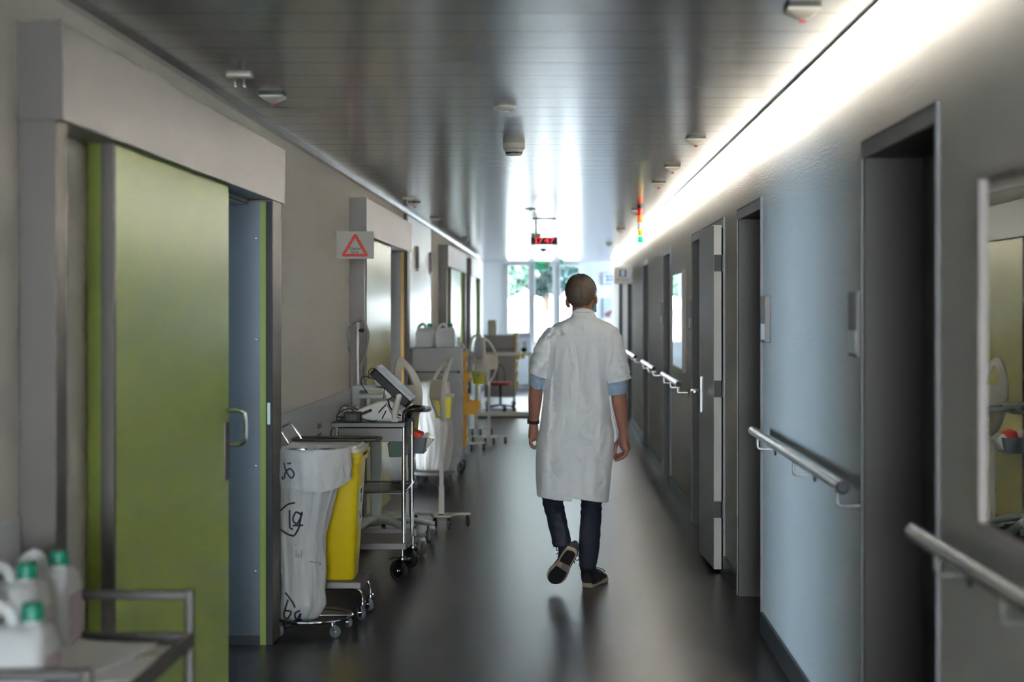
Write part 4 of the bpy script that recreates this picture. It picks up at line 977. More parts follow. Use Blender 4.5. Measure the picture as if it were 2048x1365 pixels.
o = MB().loft([rr2(-.012, .012, -.012, .012, .01, 0), rr2(-.012, .012, -.012, .012, .01, .08), rr2(-.005, .005, -.005, .005, .004, .10)]).build('small_bottle', M['white_pl']); o.location = ((918 - VPX) * 15.2 / F, 15.2, 1.214); tag(o, 'tiny white bottle at the right end of the grey cart top', 'bottle')
t = thing('wall_unit', 'grey unit with sloping lid fixed under the left far window above the radiator', 'wall unit', (-.68, Y1 - .26, .70))
MB().box(-.17, .17, 0, .255, 0, .32).build('body', M['grey_pl'], t, bevel=.01); MB().prism([(-.17, .32), (.17, .32), (.13, .42), (-.17, .38)], .02, .25).build('sloped_lid', M['grey_mid'], t, bevel=.004)
o = MB().loft([rr2(-.08, .07, -.07, .07, .02, 0), rr2(-.08, .07, -.07, .07, .02, .20), rr2(-.07, .05, -.06, .06, .02, .235)]).build('white_box', M['offwhite'], None, bevel=.004); o.location = ((985 - VPX) * 25.2 / F, 25.25, 1.165); tag(o, 'pale box standing on the far grey cart', 'box')
# white tube frame (bed end / walking frame) before it
t = thing('tube_stand', 'large cream rectangular tube frame standing before the far carts', 'stand', ((1010 - VPX) * 22.8 / F, 22.8, 0))
w = .37; zt = 1.6 - (705 - 616) * 22.8 / F
for s_ in (-1, 1): MB().box(s_ * w - .022, s_ * w + .022, -.02, .02, .0, zt).build('upright', M['offwhite'], t, bevel=.004)
MB().box(-w + .022, w - .022, -.02, .02, zt - .05, zt - .005).build('top_bar', M['offwhite'], t, bevel=.004)
MB().box(-w + .022, w - .022, -.02, .02, .02, .085).build('bottom_bar', M['offwhite'], t, bevel=.004)
MB().box(-w - .03, w + .03, -.10, .20, .0, .02).build('foot_plate', M['darkgrey'], t, bevel=.003)
o = MB().ell((0, 0, 0), .045, .03, .035).build('black_clamp', M['black']); o.location = ((1050 - VPX) * 22.75 / F, 22.76, zt + .03); 
cl = thing('bottle_clamp', 'black clamp with yellow tag on the corner of the cream frame', 'clamp', ((1048 - VPX) * 22.7 / F, 22.74, zt + .0))
o.parent = cl; o.location = (0, -.0, .035); o.name = 'body'
MB().box(-.05, .01, -.03, -.02, -.09, -.01).build('yellow_tag', M['yellow_lime'], cl, smooth=False); MB().ell((.01, 0, .11), .03, .03, .045).build('white_top', M['white_pl'], cl)
# red seat / stool
t = thing('red_stool', 'small stool with dark red seat between the far carts', 'stool', ((1000 - VPX) * 24 / F, 24.2, 0))
MB().lathe([(0, .40), (.15, .40), (.17, .42), (.16, .45), (0, .455)], n=28).build('seat', mat('dark_red_vinyl', (.30, .02, .04), .4), t)
MB().cyl((0, 0, .1), (0, 0, .40), .02).build('column', M['darkgrey'], t)
MB().tube(smooth_path([(-.05, .12, .40), (-.06, .15, .60), (0, .16, .72), (.06, .15, .60), (.05, .12, .40)], 4), .008).build('back_frame', M['darkgrey'], t)
for k in range(5):
    a = 2 * PI * k / 5; MB().tube([(0, 0, .10), (.22 * math.cos(a), .22 * math.sin(a), .065)], .014).ell((.22 * math.cos(a), .22 * math.sin(a), .03), .028, .028, .028).build('leg', M['darkgrey'], t)
# radiator
t = thing('radiator', 'white ribbed radiator under the far windows', 'radiator', (-.85, Y1 - .11, .0))
for k in range(22): MB().box(k * .055, k * .055 + .035, 0, .07, .08, .62).build('fin', M['cabinet_white'], t, bevel=.008)
MB().box(0, 1.2, .02, .05, .10, .13).box(0, 1.2, .02, .05, .56, .59).box(.1, .13, .02, .05, 0, .10).box(1.05, 1.08, .02, .05, 0, .10).build('pipe', M['cabinet_white'], t)
# clear bags hanging on far stands
M['clear_film'] = mat('clear_bag_film', (.72, .75, .76), .2, trans=.35, ior=1.1, bump=((20, 20, 14), .8, .02))
pc = densify([(.0, .02, 0, 0), (.03, .05, 0, 0), (.12, .065, 0, 0), (.22, .055, 0, 0), (.30, .02, 0, 0), (.33, .008, 0, 0)], 3)
o = bag('glove_bag', None, ((958 - VPX) * 19.35 / F, 19.40, .96), pc, .16, 21, mname='clear_film', squash=.6); tag(o, 'crumpled clear plastic bag on the far stand above the yellow container', 'bag')
# outdoor garden
g = MB().add([(-14, Y1 + .4, -.3), (14, Y1 + .4, -.3), (14, 34, -.25), (-14, 34, -.25), (14, 43, 1.45), (-14, 43, 1.45), (14, 70, 1.6), (-14, 70, 1.6)], [(0, 1, 2, 3), (3, 2, 4, 5), (5, 4, 6, 7)]).build('ground_garden', mat('pale_sunlit_gravel', (.30, .31, .30), .9, var=((.6, .6, .6), .2)), smooth=False); struct(g)
lf1 = mat('leaf_green', (.030, .066, .045), .5, trans=0); lf2 = mat('leaf_blue_green', (.020, .045, .045), .5); bark = mat('bark', (.10, .07, .05), .8)
def tree(x, y, r, h, m, label, seed):
    rnd = random.Random(seed); t = thing('garden_tree', label, 'tree', (x, y, 1.40), 'trees seen through the far windows')
    MB().tube([(0, 0, 0), (.05, 0, h * .4), (0, .05, h * .8)], [.12, .09, .04], n=8).build('trunk', bark, t)
    vs = []; fs = []
    for k in range(3000):
        a = rnd.uniform(0, 2 * PI); b = math.acos(rnd.uniform(-1, 1)); q_ = rnd.uniform(.55, 1) ** .5
        c = Vector((r * q_ * math.sin(b) * math.cos(a), r * q_ * math.sin(b) * math.sin(a), h * .58 + h * .45 * q_ * math.cos(b)))
        s_ = rnd.uniform(.09, .20); d1 = Vector((rnd.gauss(0, 1), rnd.gauss(0, 1), rnd.gauss(0, 1))).normalized(); d2 = d1.orthogonal().normalized()
        n_ = len(vs); vs += [c - d1 * s_, c + d2 * s_ * .5, c + d1 * s_, c - d2 * s_ * .5]; fs.append((n_, n_ + 1, n_ + 2, n_ + 3))
    MB().add(vs, fs).build('foliage', m, t, smooth=False)
tree(-1.6, 43.2, 1.25, 3.6, lf1, 'green tree seen through the left far window', 1)
tree(-.35, 46.6, 1.25, 3.9, lf2, 'dark blue-green tree seen through the middle far window', 2)
tree(.95, 44.0, 1.0, 2.3, lf2, 'low dark tree seen through the right far window beside the head', 3)
tree(1.0, 50.5, 1.5, 4.6, lf1, 'taller green tree behind the low dark tree', 4)
tree(-2.6, 51.0, 1.6, 4.4, lf1, 'tall green tree far behind the left window', 5)
tree(3.2, 45.0, 1.3, 3.6, lf1, 'green tree at the far edge of the garden', 6)
# ------------------------------------------------------------------ the man in the white coat, walking away
M['skin'] = mat('skin', (.37, .165, .11), .5, sub=.1, var=((14, 14, 14), .10))
M['coat'] = mat('white_cotton_coat', (.86, .86, .85), .85, bump=((26, 26, 22), .25, .006))
M['shirt'] = mat('light_blue_shirt', (.40, .52, .66), .8, bump=((30, 30, 30), .5, .01))
M['trousers'] = mat('navy_trousers', (.010, .014, .026), .8, bump=((16, 16, 20), .5, .012))
M['shoe'] = mat('black_suede', (.007, .007, .009), .8)
M['sole'] = mat('beige_sole', (.42, .33, .24), .6)
M['sole_grey'] = mat('grey_brown_sole', (.23, .18, .16), .6)
M['hair'] = mat('brown_hair', (.055, .036, .025), .6, var=((110, 110, 16), .75))
M['mask'] = mat('surgical_mask_blue', (.35, .60, .72), .7)
M['watch'] = mat('dark_watch', (.05, .045, .04), .3, .6)
ZB_ = 8.98
def W3(px, py, dy=0): return P(px, py, ZB_ + dy) if False else Vector(((px - VPX) * (ZB_) / F, ZB_ + dy, EYE - (py - VPY) * ZB_ / F))
person = None
# body: overlapping tapered pieces fused into one skin
mb = MB()
def limb(pts, rs, n=14, k=1):
    mb.tube(pts, rs, n=n, flat=k)
    for p, r in ((pts[0], rs[0]), (pts[-1], rs[-1])): mb.ell(p, r * .98, r * .98, r * .98, 14, 10)
# head (turned slightly, tipped a little forward)
HC = W3(1162, 585, .01)
Rh = Matrix.Rotation(math.radians(-7), 3, 'Y') @ Matrix.Rotation(math.radians(-14), 3, 'Z') @ Matrix.Rotation(math.radians(-6), 3, 'X')
hd = lambda v: HC + Rh @ Vector(v)
mb.ell(HC, .075, .096, .098, 24, 16, R=Rh)                     # skull
mb.ell(hd((0, .035, -.055)), .060, .062, .070, 20, 14, R=Rh)    # face / jaw
mb.ell(hd((0, .062, -.098)), .034, .030, .026, 14, 10, R=Rh)    # chin
mb.ell(hd((0, .104, -.035)), .012, .018, .024, 12, 8, R=Rh)     # nose
mb.ell(hd((0, .094, -.070)), .026, .012, .010, 12, 8, R=Rh)     # lips
for s_ in (-1, 1):
    mb.ell(hd((s_ * .030, .082, -.005)), .017, .012, .010, 12, 8, R=Rh)
    mb.ell(hd((s_ * .032, .088, .012)), .024, .012, .007, 12, 8, R=Rh)
    mb.ell(hd((s_ * .042, .066, -.045)), .020, .022, .020, 12, 8, R=Rh)
    # ear
    Re = Rh @ Matrix.Rotation(math.radians(s_ * 25), 3, 'Z') @ Matrix.Rotation(math.radians(-8), 3, 'X')
    mb.ell(hd((s_ * .084, -.004, -.048)), .009, .019, .032, 12, 8, R=Re)
    mb.ell(hd((s_ * .079, .002, -.070)), .008, .011, .013, 12, 8, R=Re)
# neck, torso core
limb([W3(1163, 606, .005), W3(1166, 640, -.0)], [.055, .062])
mb.loft([[W3(1165 + dx, py, dy) for dx, dy in ((rx * math.cos(a) * 350, ry * math.sin(a)) for a in [2 * PI * k / 24 for k in range(24)])] for py, rx, ry in ((636, .06, .06), (650, .12, .08), (668, .17, .095), (700, .165, .10), (760, .135, .10), (820, .13, .095), (880, .145, .105), (930, .15, .11), (960, .14, .105))])
# arms
SL, EL, WL = W3(1112, 690), W3(1072, 776, -.02), W3(1067, 850, .035)
SR, ER, WR = W3(1222, 692), W3(1236, 782, -.02), W3(1246, 864, .0)
limb([SL, SL.lerp(EL, .5), EL], [.045, .042, .038]); limb([EL, EL.lerp(WL, .3), EL.lerp(WL, .7), WL], [.038, .041, .033, .026])
limb([SR, SR.lerp(ER, .5), ER], [.045, .045, .044]); limb([ER, ER.lerp(WR, .28), ER.lerp(WR, .7), WR], [.043, .046, .034, .026])
# hands
def finger(pts, r0, r1):
    q_ = smooth_path(pts, 4); n_ = len(q_); limb(q_, [r0 + (r1 - r0) * i / (n_ - 1) for i in range(n_)], n=10)
# right hand: palm faces the thigh, fingers curl towards the leg
pc = W3(1248, 885, .012)
limb([WR, W3(1246, 874, .004), pc, W3(1252, 896, .02)], [.026, .029, .034, .030], n=14, k=1.05)
mb.ell(W3(1249.5, 897, .0), .017, .042, .026, 16, 12)
for i, (dy, L_) in enumerate(((-.030, .85), (-.010, .98), (.012, 1.03), (.032, 1.0))):
    k0 = Vector((0, dy, 0)); f = L_
    finger([W3(1250, 889) + k0 * .7, W3(1253.2, 901) + k0, W3(1250 - i * .3, 908 + 3 * f - i * 1.6) + k0, W3(1241, 909 + 9 * f - i * 2.6) + k0, W3(1241 - 12 * f, 911 + 11 * f - i * 2.6) + k0], .0128, .0088)
finger([W3(1243, 878, .03), W3(1235, 888, .045), W3(1231.5, 898, .05), W3(1231.5, 912, .045)], .0145, .0095)
# left hand: half closed, mostly behind the coat hem side
limb([WL, W3(1067, 862, .04), W3(1066, 875, .045)], [.026, .030, .030], n=14)
for i, dy in enumerate((-.020, -.001, .018, .036)):
    b_ = Vector((0, .045 + dy, 0))
    finger([W3(1063, 873) + b_, W3(1060.5, 886) + b_, W3(1064, 895) + b_, W3(1071, 897.5) + b_, W3(1075, 891) + b_], .0108, .0085)
finger([W3(1071, 864, .07), W3(1076, 874, .08), W3(1074, 887, .085)], .0125, .009)
# legs
HL, KL, AL = W3(1108, 940), W3(1106, 1008, .08), W3(1132, 1094, -.16)
HR, KR, AR = W3(1186, 940), W3(1183, 1010, .04), W3(1176, 1152, .0)
limb([HL, KL], [.08, .045]); limb([KL, KL.lerp(AL, .35), AL], [.044, .042, .030])
limb([HR, KR], [.08, .046]); limb([KR, KR.lerp(AR, .3), AR], [.046, .046, .032])
person = mb.build('person', M['skin'], None)
rm = person.modifiers.new('fuse', 'REMESH'); rm.mode = 'VOXEL'; rm.voxel_size = .0045; rm.use_smooth_shade = True
sm = person.modifiers.new('soften', 'SMOOTH'); sm.factor = .5; sm.iterations = 4
tag(person, 'man in white short-sleeved coat walking away down the corridor, head slightly right', 'person')
PP = dict(parent=person)
# hair: combed shell with strands
rnd = random.Random(4)
def hair_r(d):  # direction in head space -> radii
    return Vector((d.x * .085, d.y * .104, d.z * .106))
def hairline(az):  # lowest elevation (unit-sphere z) covered, az=0 at the back
    a = abs(az)
    if a < 1.05: return -.80 + .10 * (a / 1.05) ** 2
    if a < 1.5: return -.70 + (a - 1.05) / .45 * .50
    if a < 2.1: return -.20 + (a - 1.5) / .6 * .55
    return .42
mb = MB(); nu, nv = 72, 40; rings = []
for i in range(nv + 1):
    ring = []
    for j in range(nu):
        az = -PI + 2 * PI * j / nu; lo = hairline(az); zz = math.asin(lo) + (PI / 2 - .01 - math.asin(lo)) * i / nv
        d = Vector((math.cos(zz) * math.sin(az), -math.cos(zz) * math.cos(az), math.sin(zz)))
        k_ = min(1, i / 5) ; p = hair_r(d)
        p *= (.93 + .07 * k_) + .035 * noise.noise(Vector((d.x * 3, d.y * 3, d.z * 2))) + .05 * noise.noise(Vector((az * 9, 0, d.z * 2.0))) * (1 if d.z < .8 else .3)
        if d.z < 0: p.x *= 1 - .16 * d.z * d.z; p.y *= (1 - .10 * d.z * d.z)
        ring.append(HC + Rh @ p)
    rings.append(ring)
mb.loft(rings, cap=True)
hair = mb.build('hair', M['hair'], person, angle=180)
mb = MB()
for k in range(4200):
    az = rnd.uniform(-3.1, 3.1); lo = hairline(az); z0_ = math.asin(rnd.uniform(lo + .02, .985))
    d = Vector((math.cos(z0_) * math.sin(az), -math.cos(z0_) * math.cos(az), math.sin(z0_)))
    L_ = rnd.uniform(.18, .34); z1_ = max(z0_ - L_, math.asin(lo) - rnd.uniform(.0, .10)); az1 = az + rnd.uniform(-.07, .07) + .05
    d1 = Vector((math.cos(z1_) * math.sin(az1), -math.cos(z1_) * math.cos(az1), math.sin(z1_)))
    o0, o1 = rnd.uniform(.985, 1.01), rnd.uniform(1.01, 1.10) if z0_ > .1 else rnd.uniform(1.0, 1.05)
    def pt(d_, o_):
        p = hair_r(d_) * o_
        if d_.z < 0: p.x *= 1 - .16 * d_.z * d_.z; p.y *= (1 - .10 * d_.z * d_.z)
        return HC + Rh @ p
    a_, c_ = pt(d, o0), pt(d1, o1); m_ = (a_ + c_) / 2 + (a_ + c_ - 2 * HC).normalized() * .002
    if (c_ - a_).length < .004 or (abs(az) > 2.2 and z0_ < .6): continue
    s_ = (c_ - a_).cross(d).normalized() * rnd.uniform(.0014, .0030)
    mb.add([a_ - s_, a_ + s_, m_ + s_ * 1.1, m_ - s_ * 1.1, c_], [(0, 1, 2, 3), (3, 2, 4)])
mb.build('strands', M['hair'], hair, angle=180, kind='stuff')
# mask with ear loop
mb = MB(); rr = []
for i in range(9):
    z = -.03 - .085 * i / 8; row = []
    for j in range(17):
        a = math.radians(-66 + 132 * j / 16); row.append(hd((.072 * math.sin(a), .036 + .082 * math.cos(a) * (1 - .2 * ((i - 4) / 4) ** 2), z)))
    rr.append(row)
mk = mb.loft(rr, cap=False, closed=False).build('face_mask', M['mask'], person); so = mk.modifiers.new('t', 'SOLIDIFY'); so.thickness = .002; so.offset = 1
for s_ in (-1, 1):
    MB().tube(smooth_path([hd((s_ * .072, .052, -.03)), hd((s_ * .086, .02, -.005)), hd((s_ * .086, -.010, -.012)), hd((s_ * .083, -.014, -.040)), hd((s_ * .080, .01, -.065)), hd((s_ * .072, .050, -.085))], 5), .0016, n=6).build('ear_loop', M['white_pl'], mk)

# ---- the coat
YB = lambda t_: t_
prof = [  # py, left px, right px, depth, centre dy
    (634, 1141, 1191, .062, .0), (640, 1130, 1203, .075, .0), (648, 1110, 1222, .09, .0), (657, 1100, 1234, .10, .0), (668, 1094, 1240, .112, .0), (685, 1091, 1240, .125, .0),
    (710, 1091, 1234, .135, .0), (735, 1090, 1224, .135, 0), (760, 1088.5, 1216, .13, 0), (790, 1087, 1218, .128, 0), (820, 1083.5, 1220.5, .13, 0), (850, 1080, 1224, .135, 0), (875, 1075.5, 1229, .14, 0), (890, 1073, 1229, .145, 0),
    (920, 1071.5, 1225, .15, 0), (955, 1071.5, 1222, .155, 0), (985, 1073.5, 1219, .16, 0), (1003, 1074.5, 1217, .16, 0)]
def pint(py):
    for a, b in zip(prof, prof[1:]):
        if a[0] <= py <= b[0]:
            t_ = (py - a[0]) / (b[0] - a[0]); return [a[i] + (b[i] - a[i]) * t_ for i in range(5)]
    return list(prof[-1] if py > prof[-1][0] else prof[0])
def hemline(x):
    if x < 1143: return 990.5 + (x - 1073) / 70 * 6.5
    return 990 + (x - 1143) / 75 * 13.5
def seam_x(py): return 1161 - (py - 675) * .058 if py < 800 else 1153.7 - (py - 800) * .107
def yoke_y(x): return 669 + .5 * 0 + 9 * ((x - 1160) / 60) ** 2 * .6
FOLDS = [  # x0,y0,x1,y1,width px,amp m (+ towards the camera)
    (1112, 690, 1100, 790, 6, .010), (1100, 790, 1090, 980, 7, .009), (1128, 700, 1118, 850, 7, .008), (1118, 850, 1112, 985, 8, .008), (1106, 700, 1106, 800, 4, -.007),
    (1140, 685, 1150, 740, 5, .007), (1150, 680, 1158, 760, 4, -.007), (1172, 690, 1164, 780, 5, .006), (1192, 690, 1202, 800, 7, .009), (1202, 800, 1196, 900, 8, .009), (1212, 700, 1214, 790, 5, -.007),
    (1182, 700, 1186, 800, 6, -.006), (1129, 800, 1127, 890, 5, -.007), (1138, 830, 1128, 870, 5, .008), (1182, 815, 1156, 822, 5, .005), (1179, 835, 1150, 852, 7, .010), (1176, 850, 1180, 842, 4, -.006), (1160, 868, 1200, 878, 5, -.006),
    (1165, 890, 1210, 882, 4, .005), (1175, 900, 1168, 985, 8, -.008), (1190, 900, 1188, 990, 8, .007), (1205, 930, 1216, 965, 6, .007), (1208, 960, 1196, 970, 4, -.005), (1146, 905, 1160, 925, 4, .006), (1100, 930, 1128, 945, 5, .006),
    (1096, 915, 1120, 960, 4, -.005), (1118, 905, 1126, 935, 4, .005), (1085, 880, 1082, 985, 5, .006), (1145, 648, 1172, 647, 4, .006), (1150, 655, 1168, 662, 4, -.006), (1170, 650, 1166, 668, 4, .005), (1105, 662, 1100, 700, 5, .006),
    (1225, 690, 1216, 760, 5, .007), (1198, 905, 1208, 860, 5, .006), (1140, 760, 1144, 800, 3, .004), (1168, 760, 1176, 810, 4, .005), (1092, 870, 1098, 850, 4, .004), (1120, 650, 1135, 672, 6, .005), (1205, 650, 1195, 680, 6, .005)]
def sig(x): return 1 / (1 + math.exp(-max(-30, min(30, x))))
def fold(px, py):
    s_ = 0
    for x0, y0, x1, y1, w_, a_ in FOLDS:
        dx, dy = x1 - x0, y1 - y0; L2 = dx * dx + dy * dy; t_ = max(0, min(1, ((px - x0) * dx + (py - y0) * dy) / L2))
        d2 = (px - x0 - dx * t_) ** 2 + (py - y0 - dy * t_) ** 2
        if d2 < w_ * w_ * 8:
            e_ = min(1, .35 + 2.5 * min(t_, 1 - t_)); s_ += 2.1 * a_ * e_ * math.exp(-d2 / (w_ * w_))
    # fine creases
    s_ += .0035 * noise.noise(Vector((px * .09, py * .05, 1))) + .0016 * noise.noise(Vector((px * .25 + py * .12, py * .16, 5)))
    k2 = max(0, min(1, (py - 700) / 80)); s_ += .009 * k2 * (.25 - abs(noise.noise(Vector((px * .055 + py * .004, py * .012, 9)))))      # long drape ridges
    k3 = math.exp(-((py - 880) / 70) ** 2) + .35; s_ += .0042 * k3 * (.25 - abs(noise.noise(Vector((px * .045 - py * .03, py * .075 + px * .02, 14)))))  # cross creases at the seat
    s_ += .0022 * (.25 - abs(noise.noise(Vector((px * .16 + py * .06, py * .10 - px * .05, 20)))))
    # centre seam: narrow groove with puckers
    sx = seam_x(py)
    if 676 < py < 905:
        s_ -= .0032 * math.exp(-((px - sx) / .9) ** 2); s_ += .0030 * math.exp(-((px - sx - 3.2) / 1.8) ** 2) * (.6 + .4 * math.sin(py * 1.3))
    if py > 900:   # walking slit: left flap overlaps
        k_ = min(1, (py - 900) / 8)
        s_ += (.007 * k_ if px < 1143 else -.004 * k_)
        s_ -= .0018 * math.exp(-((px - 1126.5) / .9) ** 2)
    yk = yoke_y(px)
    s_ += .0050 * sig((yk + .3 - py) / .35) if 1098 < px < 1222 else 0
    hl = hemline(px) - 11
    s_ += .0016 * sig((py - hl) / .4); s_ -= .0016 * math.exp(-((py - hl) / .8) ** 2)
    return s_
NA, NZ = 420, 340; rings = []
for i in range(NZ + 1):
    ring = []; v = i / NZ
    for j in range(NA):
        a = 2 * PI * j / NA
        ca, sa = math.cos(a), math.sin(a)
        # approximate px from the middle of the coat first to find the hem
        py = 634 + (997 - 634) * v
        q_ = pint(py); cxp = (q_[1] + q_[2]) / 2; hwp = (q_[2] - q_[1]) / 2
        ex = .82; fx = math.copysign(abs(ca) ** ex, ca); fy = math.copysign(abs(sa) ** .9, sa)
        px = cxp + hwp * fx
        py = 634 + (hemline(min(max(px, 1073), 1218)) - 634) * v
        q_ = pint(py); cxp = (q_[1] + q_[2]) / 2; hwp = (q_[2] - q_[1]) / 2; px = cxp + hwp * fx
        dep = q_[3]
        back = max(0, -sa)
        f_ = fold(px, py) * min(1, back * 1.6) if back > 0 else 0
        if back <= .02: f_ = .006 * math.sin(a * 6 + py * .01) * min(1, v * 2)
        # shoulder slope: rounder section high up
        y = fy * dep - (f_ if back > 0 else -f_)
        ring.append(W3(px, py, y - .0))
    rings.append(ring)
mb = MB().loft(rings, capstart=False, capend=False)
coat = mb.build('lab_coat', M['coat'], person, angle=180)
so = coat.modifiers.new('cloth', 'SOLIDIFY'); so.thickness = .0022; so.offset = -1
# sleeves
def sleeve(path, radii, hem, nm):
    """path of centres (px,py,dy) with (rx px, ry m); hem: slope of the opening"""
    mb = MB(); rings = []; n = 90; m_ = 60
    pts = smooth_path([(a, b, c) for a, b, c in path], m_ // (len(path) - 1)); rr_ = smooth_path([(a, b, 0) for a, b in radii], m_ // (len(path) - 1))
    N_ = len(pts)
    for i, (p, r_) in enumerate(zip(pts, rr_)):
        t_ = i / (N_ - 1); ring = []
        for j in range(n):
            a = 2 * PI * j / n; ca, sa = math.cos(a), math.sin(a)
            px = p.x + r_.x * ca; py = p.y + hem * (px - p.x) * t_ ** 1.5 + (1 - t_) * 0
            d_ = .012 * (.25 - abs(noise.noise(Vector((px * .05 + py * .05, py * .07 - px * .04, 3 + sa * .6))))) + .004 * noise.noise(Vector((px * .11 + py * .10, py * .12 - px * .05, 3 + sa))) + .0022 * math.sin(px * .35 - py * .22 + sa) * (.5 + .5 * t_)
            if t_ > .90: d_ += .0018
            if abs(t_ - .895) < .012: d_ -= .0015
            ring.append(W3(px, py, p.z + (r_.y + d_) * sa) + Vector((d_ * ca, 0, 0)))
        rings.append(ring)
    o = mb.loft(rings, capstart=True, capend=False).build(nm, M['coat'], coat, angle=180)
    so = o.modifiers.new('cloth', 'SOLIDIFY'); so.thickness = .0022; so.offset = -1
    return o
sleeve([(1106, 655, 0), (1100, 670, 0), (1090, 696, -.005), (1081, 726, -.01), (1075.5, 751.5, -.015)], [(9, .055), (16.5, .078), (19.5, .085), (19, .086), (18.4, .085)], .42, 'coat_sleeve')
sleeve([(1224, 655, 0), (1226, 670, 0), (1230, 700, -.005), (1234.5, 732, -.01), (1238, 762, -.015)], [(9, .055), (16.5, .078), (19.5, .085), (22, .088), (23.8, .09)], -.22, 'coat_sleeve')
# collar: stand and fold
def collar_ring(py0, dpy, rx, ry, n=60, cx=1166.5):
    out = []
    for j in range(n):
        a = 2 * PI * j / n; back = max(0, -math.sin(a))
        out.append(W3(cx + rx * math.cos(a), py0 - dpy * back + 7 * max(0, math.sin(a)), ry * math.sin(a)))
    return out
rings = [collar_ring(636, 0, 24.5, .070), collar_ring(631, 4.0, 23.6, .068), collar_ring(627.5, 7.5, 22.4, .0635), collar_ring(626.2, 9.2, 21.7, .0615), collar_ring(626.5, 8.8, 21, .059), collar_ring(633, 3, 21, .058)]
MB().loft(rings, cap=False).build('collar', M['coat'], coat, angle=60)
rings = [collar_ring(640.5, -1.0, 27.2, .078), collar_ring(635, 3.2, 25.5, .0755), collar_ring(630.8, 5.0, 24.2, .0725), collar_ring(630.4, 5.2, 23.8, .0705)]
o = MB().loft(rings, cap=False).build('collar_fold', M['coat'], coat, angle=60)
# faint red woven tape inside the collar stand
bpy.context.view_layer.update()
mb = MB(); rnd = random.Random(2)
for k in range(17):
    a = -PI / 2 + (-.62 + .072 * k) * 1.0; xx = 1166.5 + 23.3 * math.cos(a); 
    if k in (6, 12): continue
    b_ = W3(xx, 625.3 - .8 * 0 + 1.2 * (1 + math.sin(a)) * 4, .0690 * math.sin(a)); mb.box(b_.x - .0020, b_.x + .0016, b_.y - .0025, b_.y + .001, b_.z - .0028, b_.z + .0028)
mb.build('collar_print', mat('faded_red_print', (.50, .30, .31), .7), coat, smooth=False, kind='stuff')
# side pocket opening on the right
MB().tube(smooth_path([W3(1219, 800, -.03), W3(1224, 835, -.045), W3(1229.5, 858, -.03), W3(1230.5, 872, -.02), W3(1228, 884, -.03)], 5), [.003] * 5 + [.005] * 10 + [.006] * 6, n=8).build('pocket_edge', M['coat'], coat)
# blue shirt cuffs
def cuff(c0, c1, rx0, rx1, tilt, seed):
    rings = []; n = 60; N_ = 26
    for i in range(N_ + 1):
        t_ = i / N_; ring = []
        cx_ = c0[0] + (c1[0] - c0[0]) * t_; cy_ = c0[1] + (c1[1] - c0[1]) * t_; rx = rx0 + (rx1 - rx0) * t_ + 1.6 * math.sin(t_ * PI) + (1.3 if t_ > .45 else 0)
        for j in range(n):
            a = 2 * PI * j / n; ca, sa = math.cos(a), math.sin(a)
            d_ = .0065 * noise.noise(Vector((ca * 2 + seed, t_ * 5 + ca * 1.5, sa * 2))) + .003 * noise.noise(Vector((ca * 5 + seed, t_ * 12 - ca * 4, sa * 5)))
            ring.append(W3(cx_ + rx * ca, cy_ + tilt * rx * ca * t_, -.02 + (rx / 350 * 1.15 + d_) * sa) + Vector((d_ * ca, 0, 0)))
        rings.append(ring)
    o = MB().loft(rings, cap=False).build('shirt_sleeve', M['shirt'], person, angle=180)
    so = o.modifiers.new('cloth', 'SOLIDIFY'); so.thickness = .003; so.offset = -1
cuff((1077, 744), (1075, 778), 14.5, 12.0, .05, 3); cuff((1234, 752), (1234.5, 789), 18.5, 15.5, -.12, 9)
# watch
wd = (WL - EL).normalized(); wc = WL - wd * .018
Rw = wd.to_track_quat('Z', 'Y').to_matrix().to_4x4(); Mw = Matrix.Translation(wc) @ Rw
w_ = MB().lathe([(.0300, -.009), (.0325, -.009), (.0325, .009), (.0300, .009), (.0300, -.009)], n=30, M=Mw).build('watch', M['watch'], person)
ws = MB().ell(wc + Vector((-.033, .0, 0)), .007, .017, .018, 16, 10).build('watch_case', M['satin'], w_)
# trousers
def leg(path, rad, nm, seed, cufftilt):
    rings = []; n = 64; pts = smooth_path(path, 12); rr_ = smooth_path([(r, r * 1.1, 0) for r in rad], 12); N_ = len(pts)
    for i, (p, r_) in enumerate(zip(pts, rr_)):
        t_ = i / (N_ - 1); ring = []
        for j in range(n):
            a = 2 * PI * j / n; ca, sa = math.cos(a), math.sin(a)
            d_ = .004 * noise.noise(Vector((ca * 1.2 + seed, p.y * .09, sa * 1.2))) + .0028 * math.sin(p.y * .45 + 1.8 * ca + seed) * math.exp(-((t_ - .3) / .18) ** 2) + .0035 * math.sin(p.y * .6 - 2 * ca) * max(0, t_ - .75) * 3
            ring.append(W3(p.x + (r_.x + d_) * 350 * ca, p.y + cufftilt * ca * t_ * t_, p.z + (r_.y + d_) * sa))
        rings.append(ring)
    return rings
rl = leg([(1112, 940, .0), (1105.5, 998, .05), (1113, 1036, -.01), (1121, 1068, -.09), (1124.5, 1084, -.13)], [.080, .062, .0565, .0535, .0530], 'trouser_leg', 1, -3)
rg = leg([(1182, 940, .0), (1183, 1000, .03), (1182, 1036, .03), (1178, 1098, .015), (1175.5, 1138, .0)], [.080, .0610, .0600, .0590, .0475], 'trouser_leg', 6, 0)
tr_ = MB().loft(rl, cap=True, capend=False).loft(rg, cap=True, capend=False).build('trousers', M['trousers'], person, angle=180)
so = tr_.modifiers.new('cloth', 'SOLIDIFY'); so.thickness = .003; so.offset = -1
MB().tube([W3(1126, 1070, -.09), W3(1129, 1084, -.13), W3(1131, 1095, -.155), W3(1131, 1108, -.15)], [.040, .041, .040, .046], n=24).build('sock', M['shoe'], person)
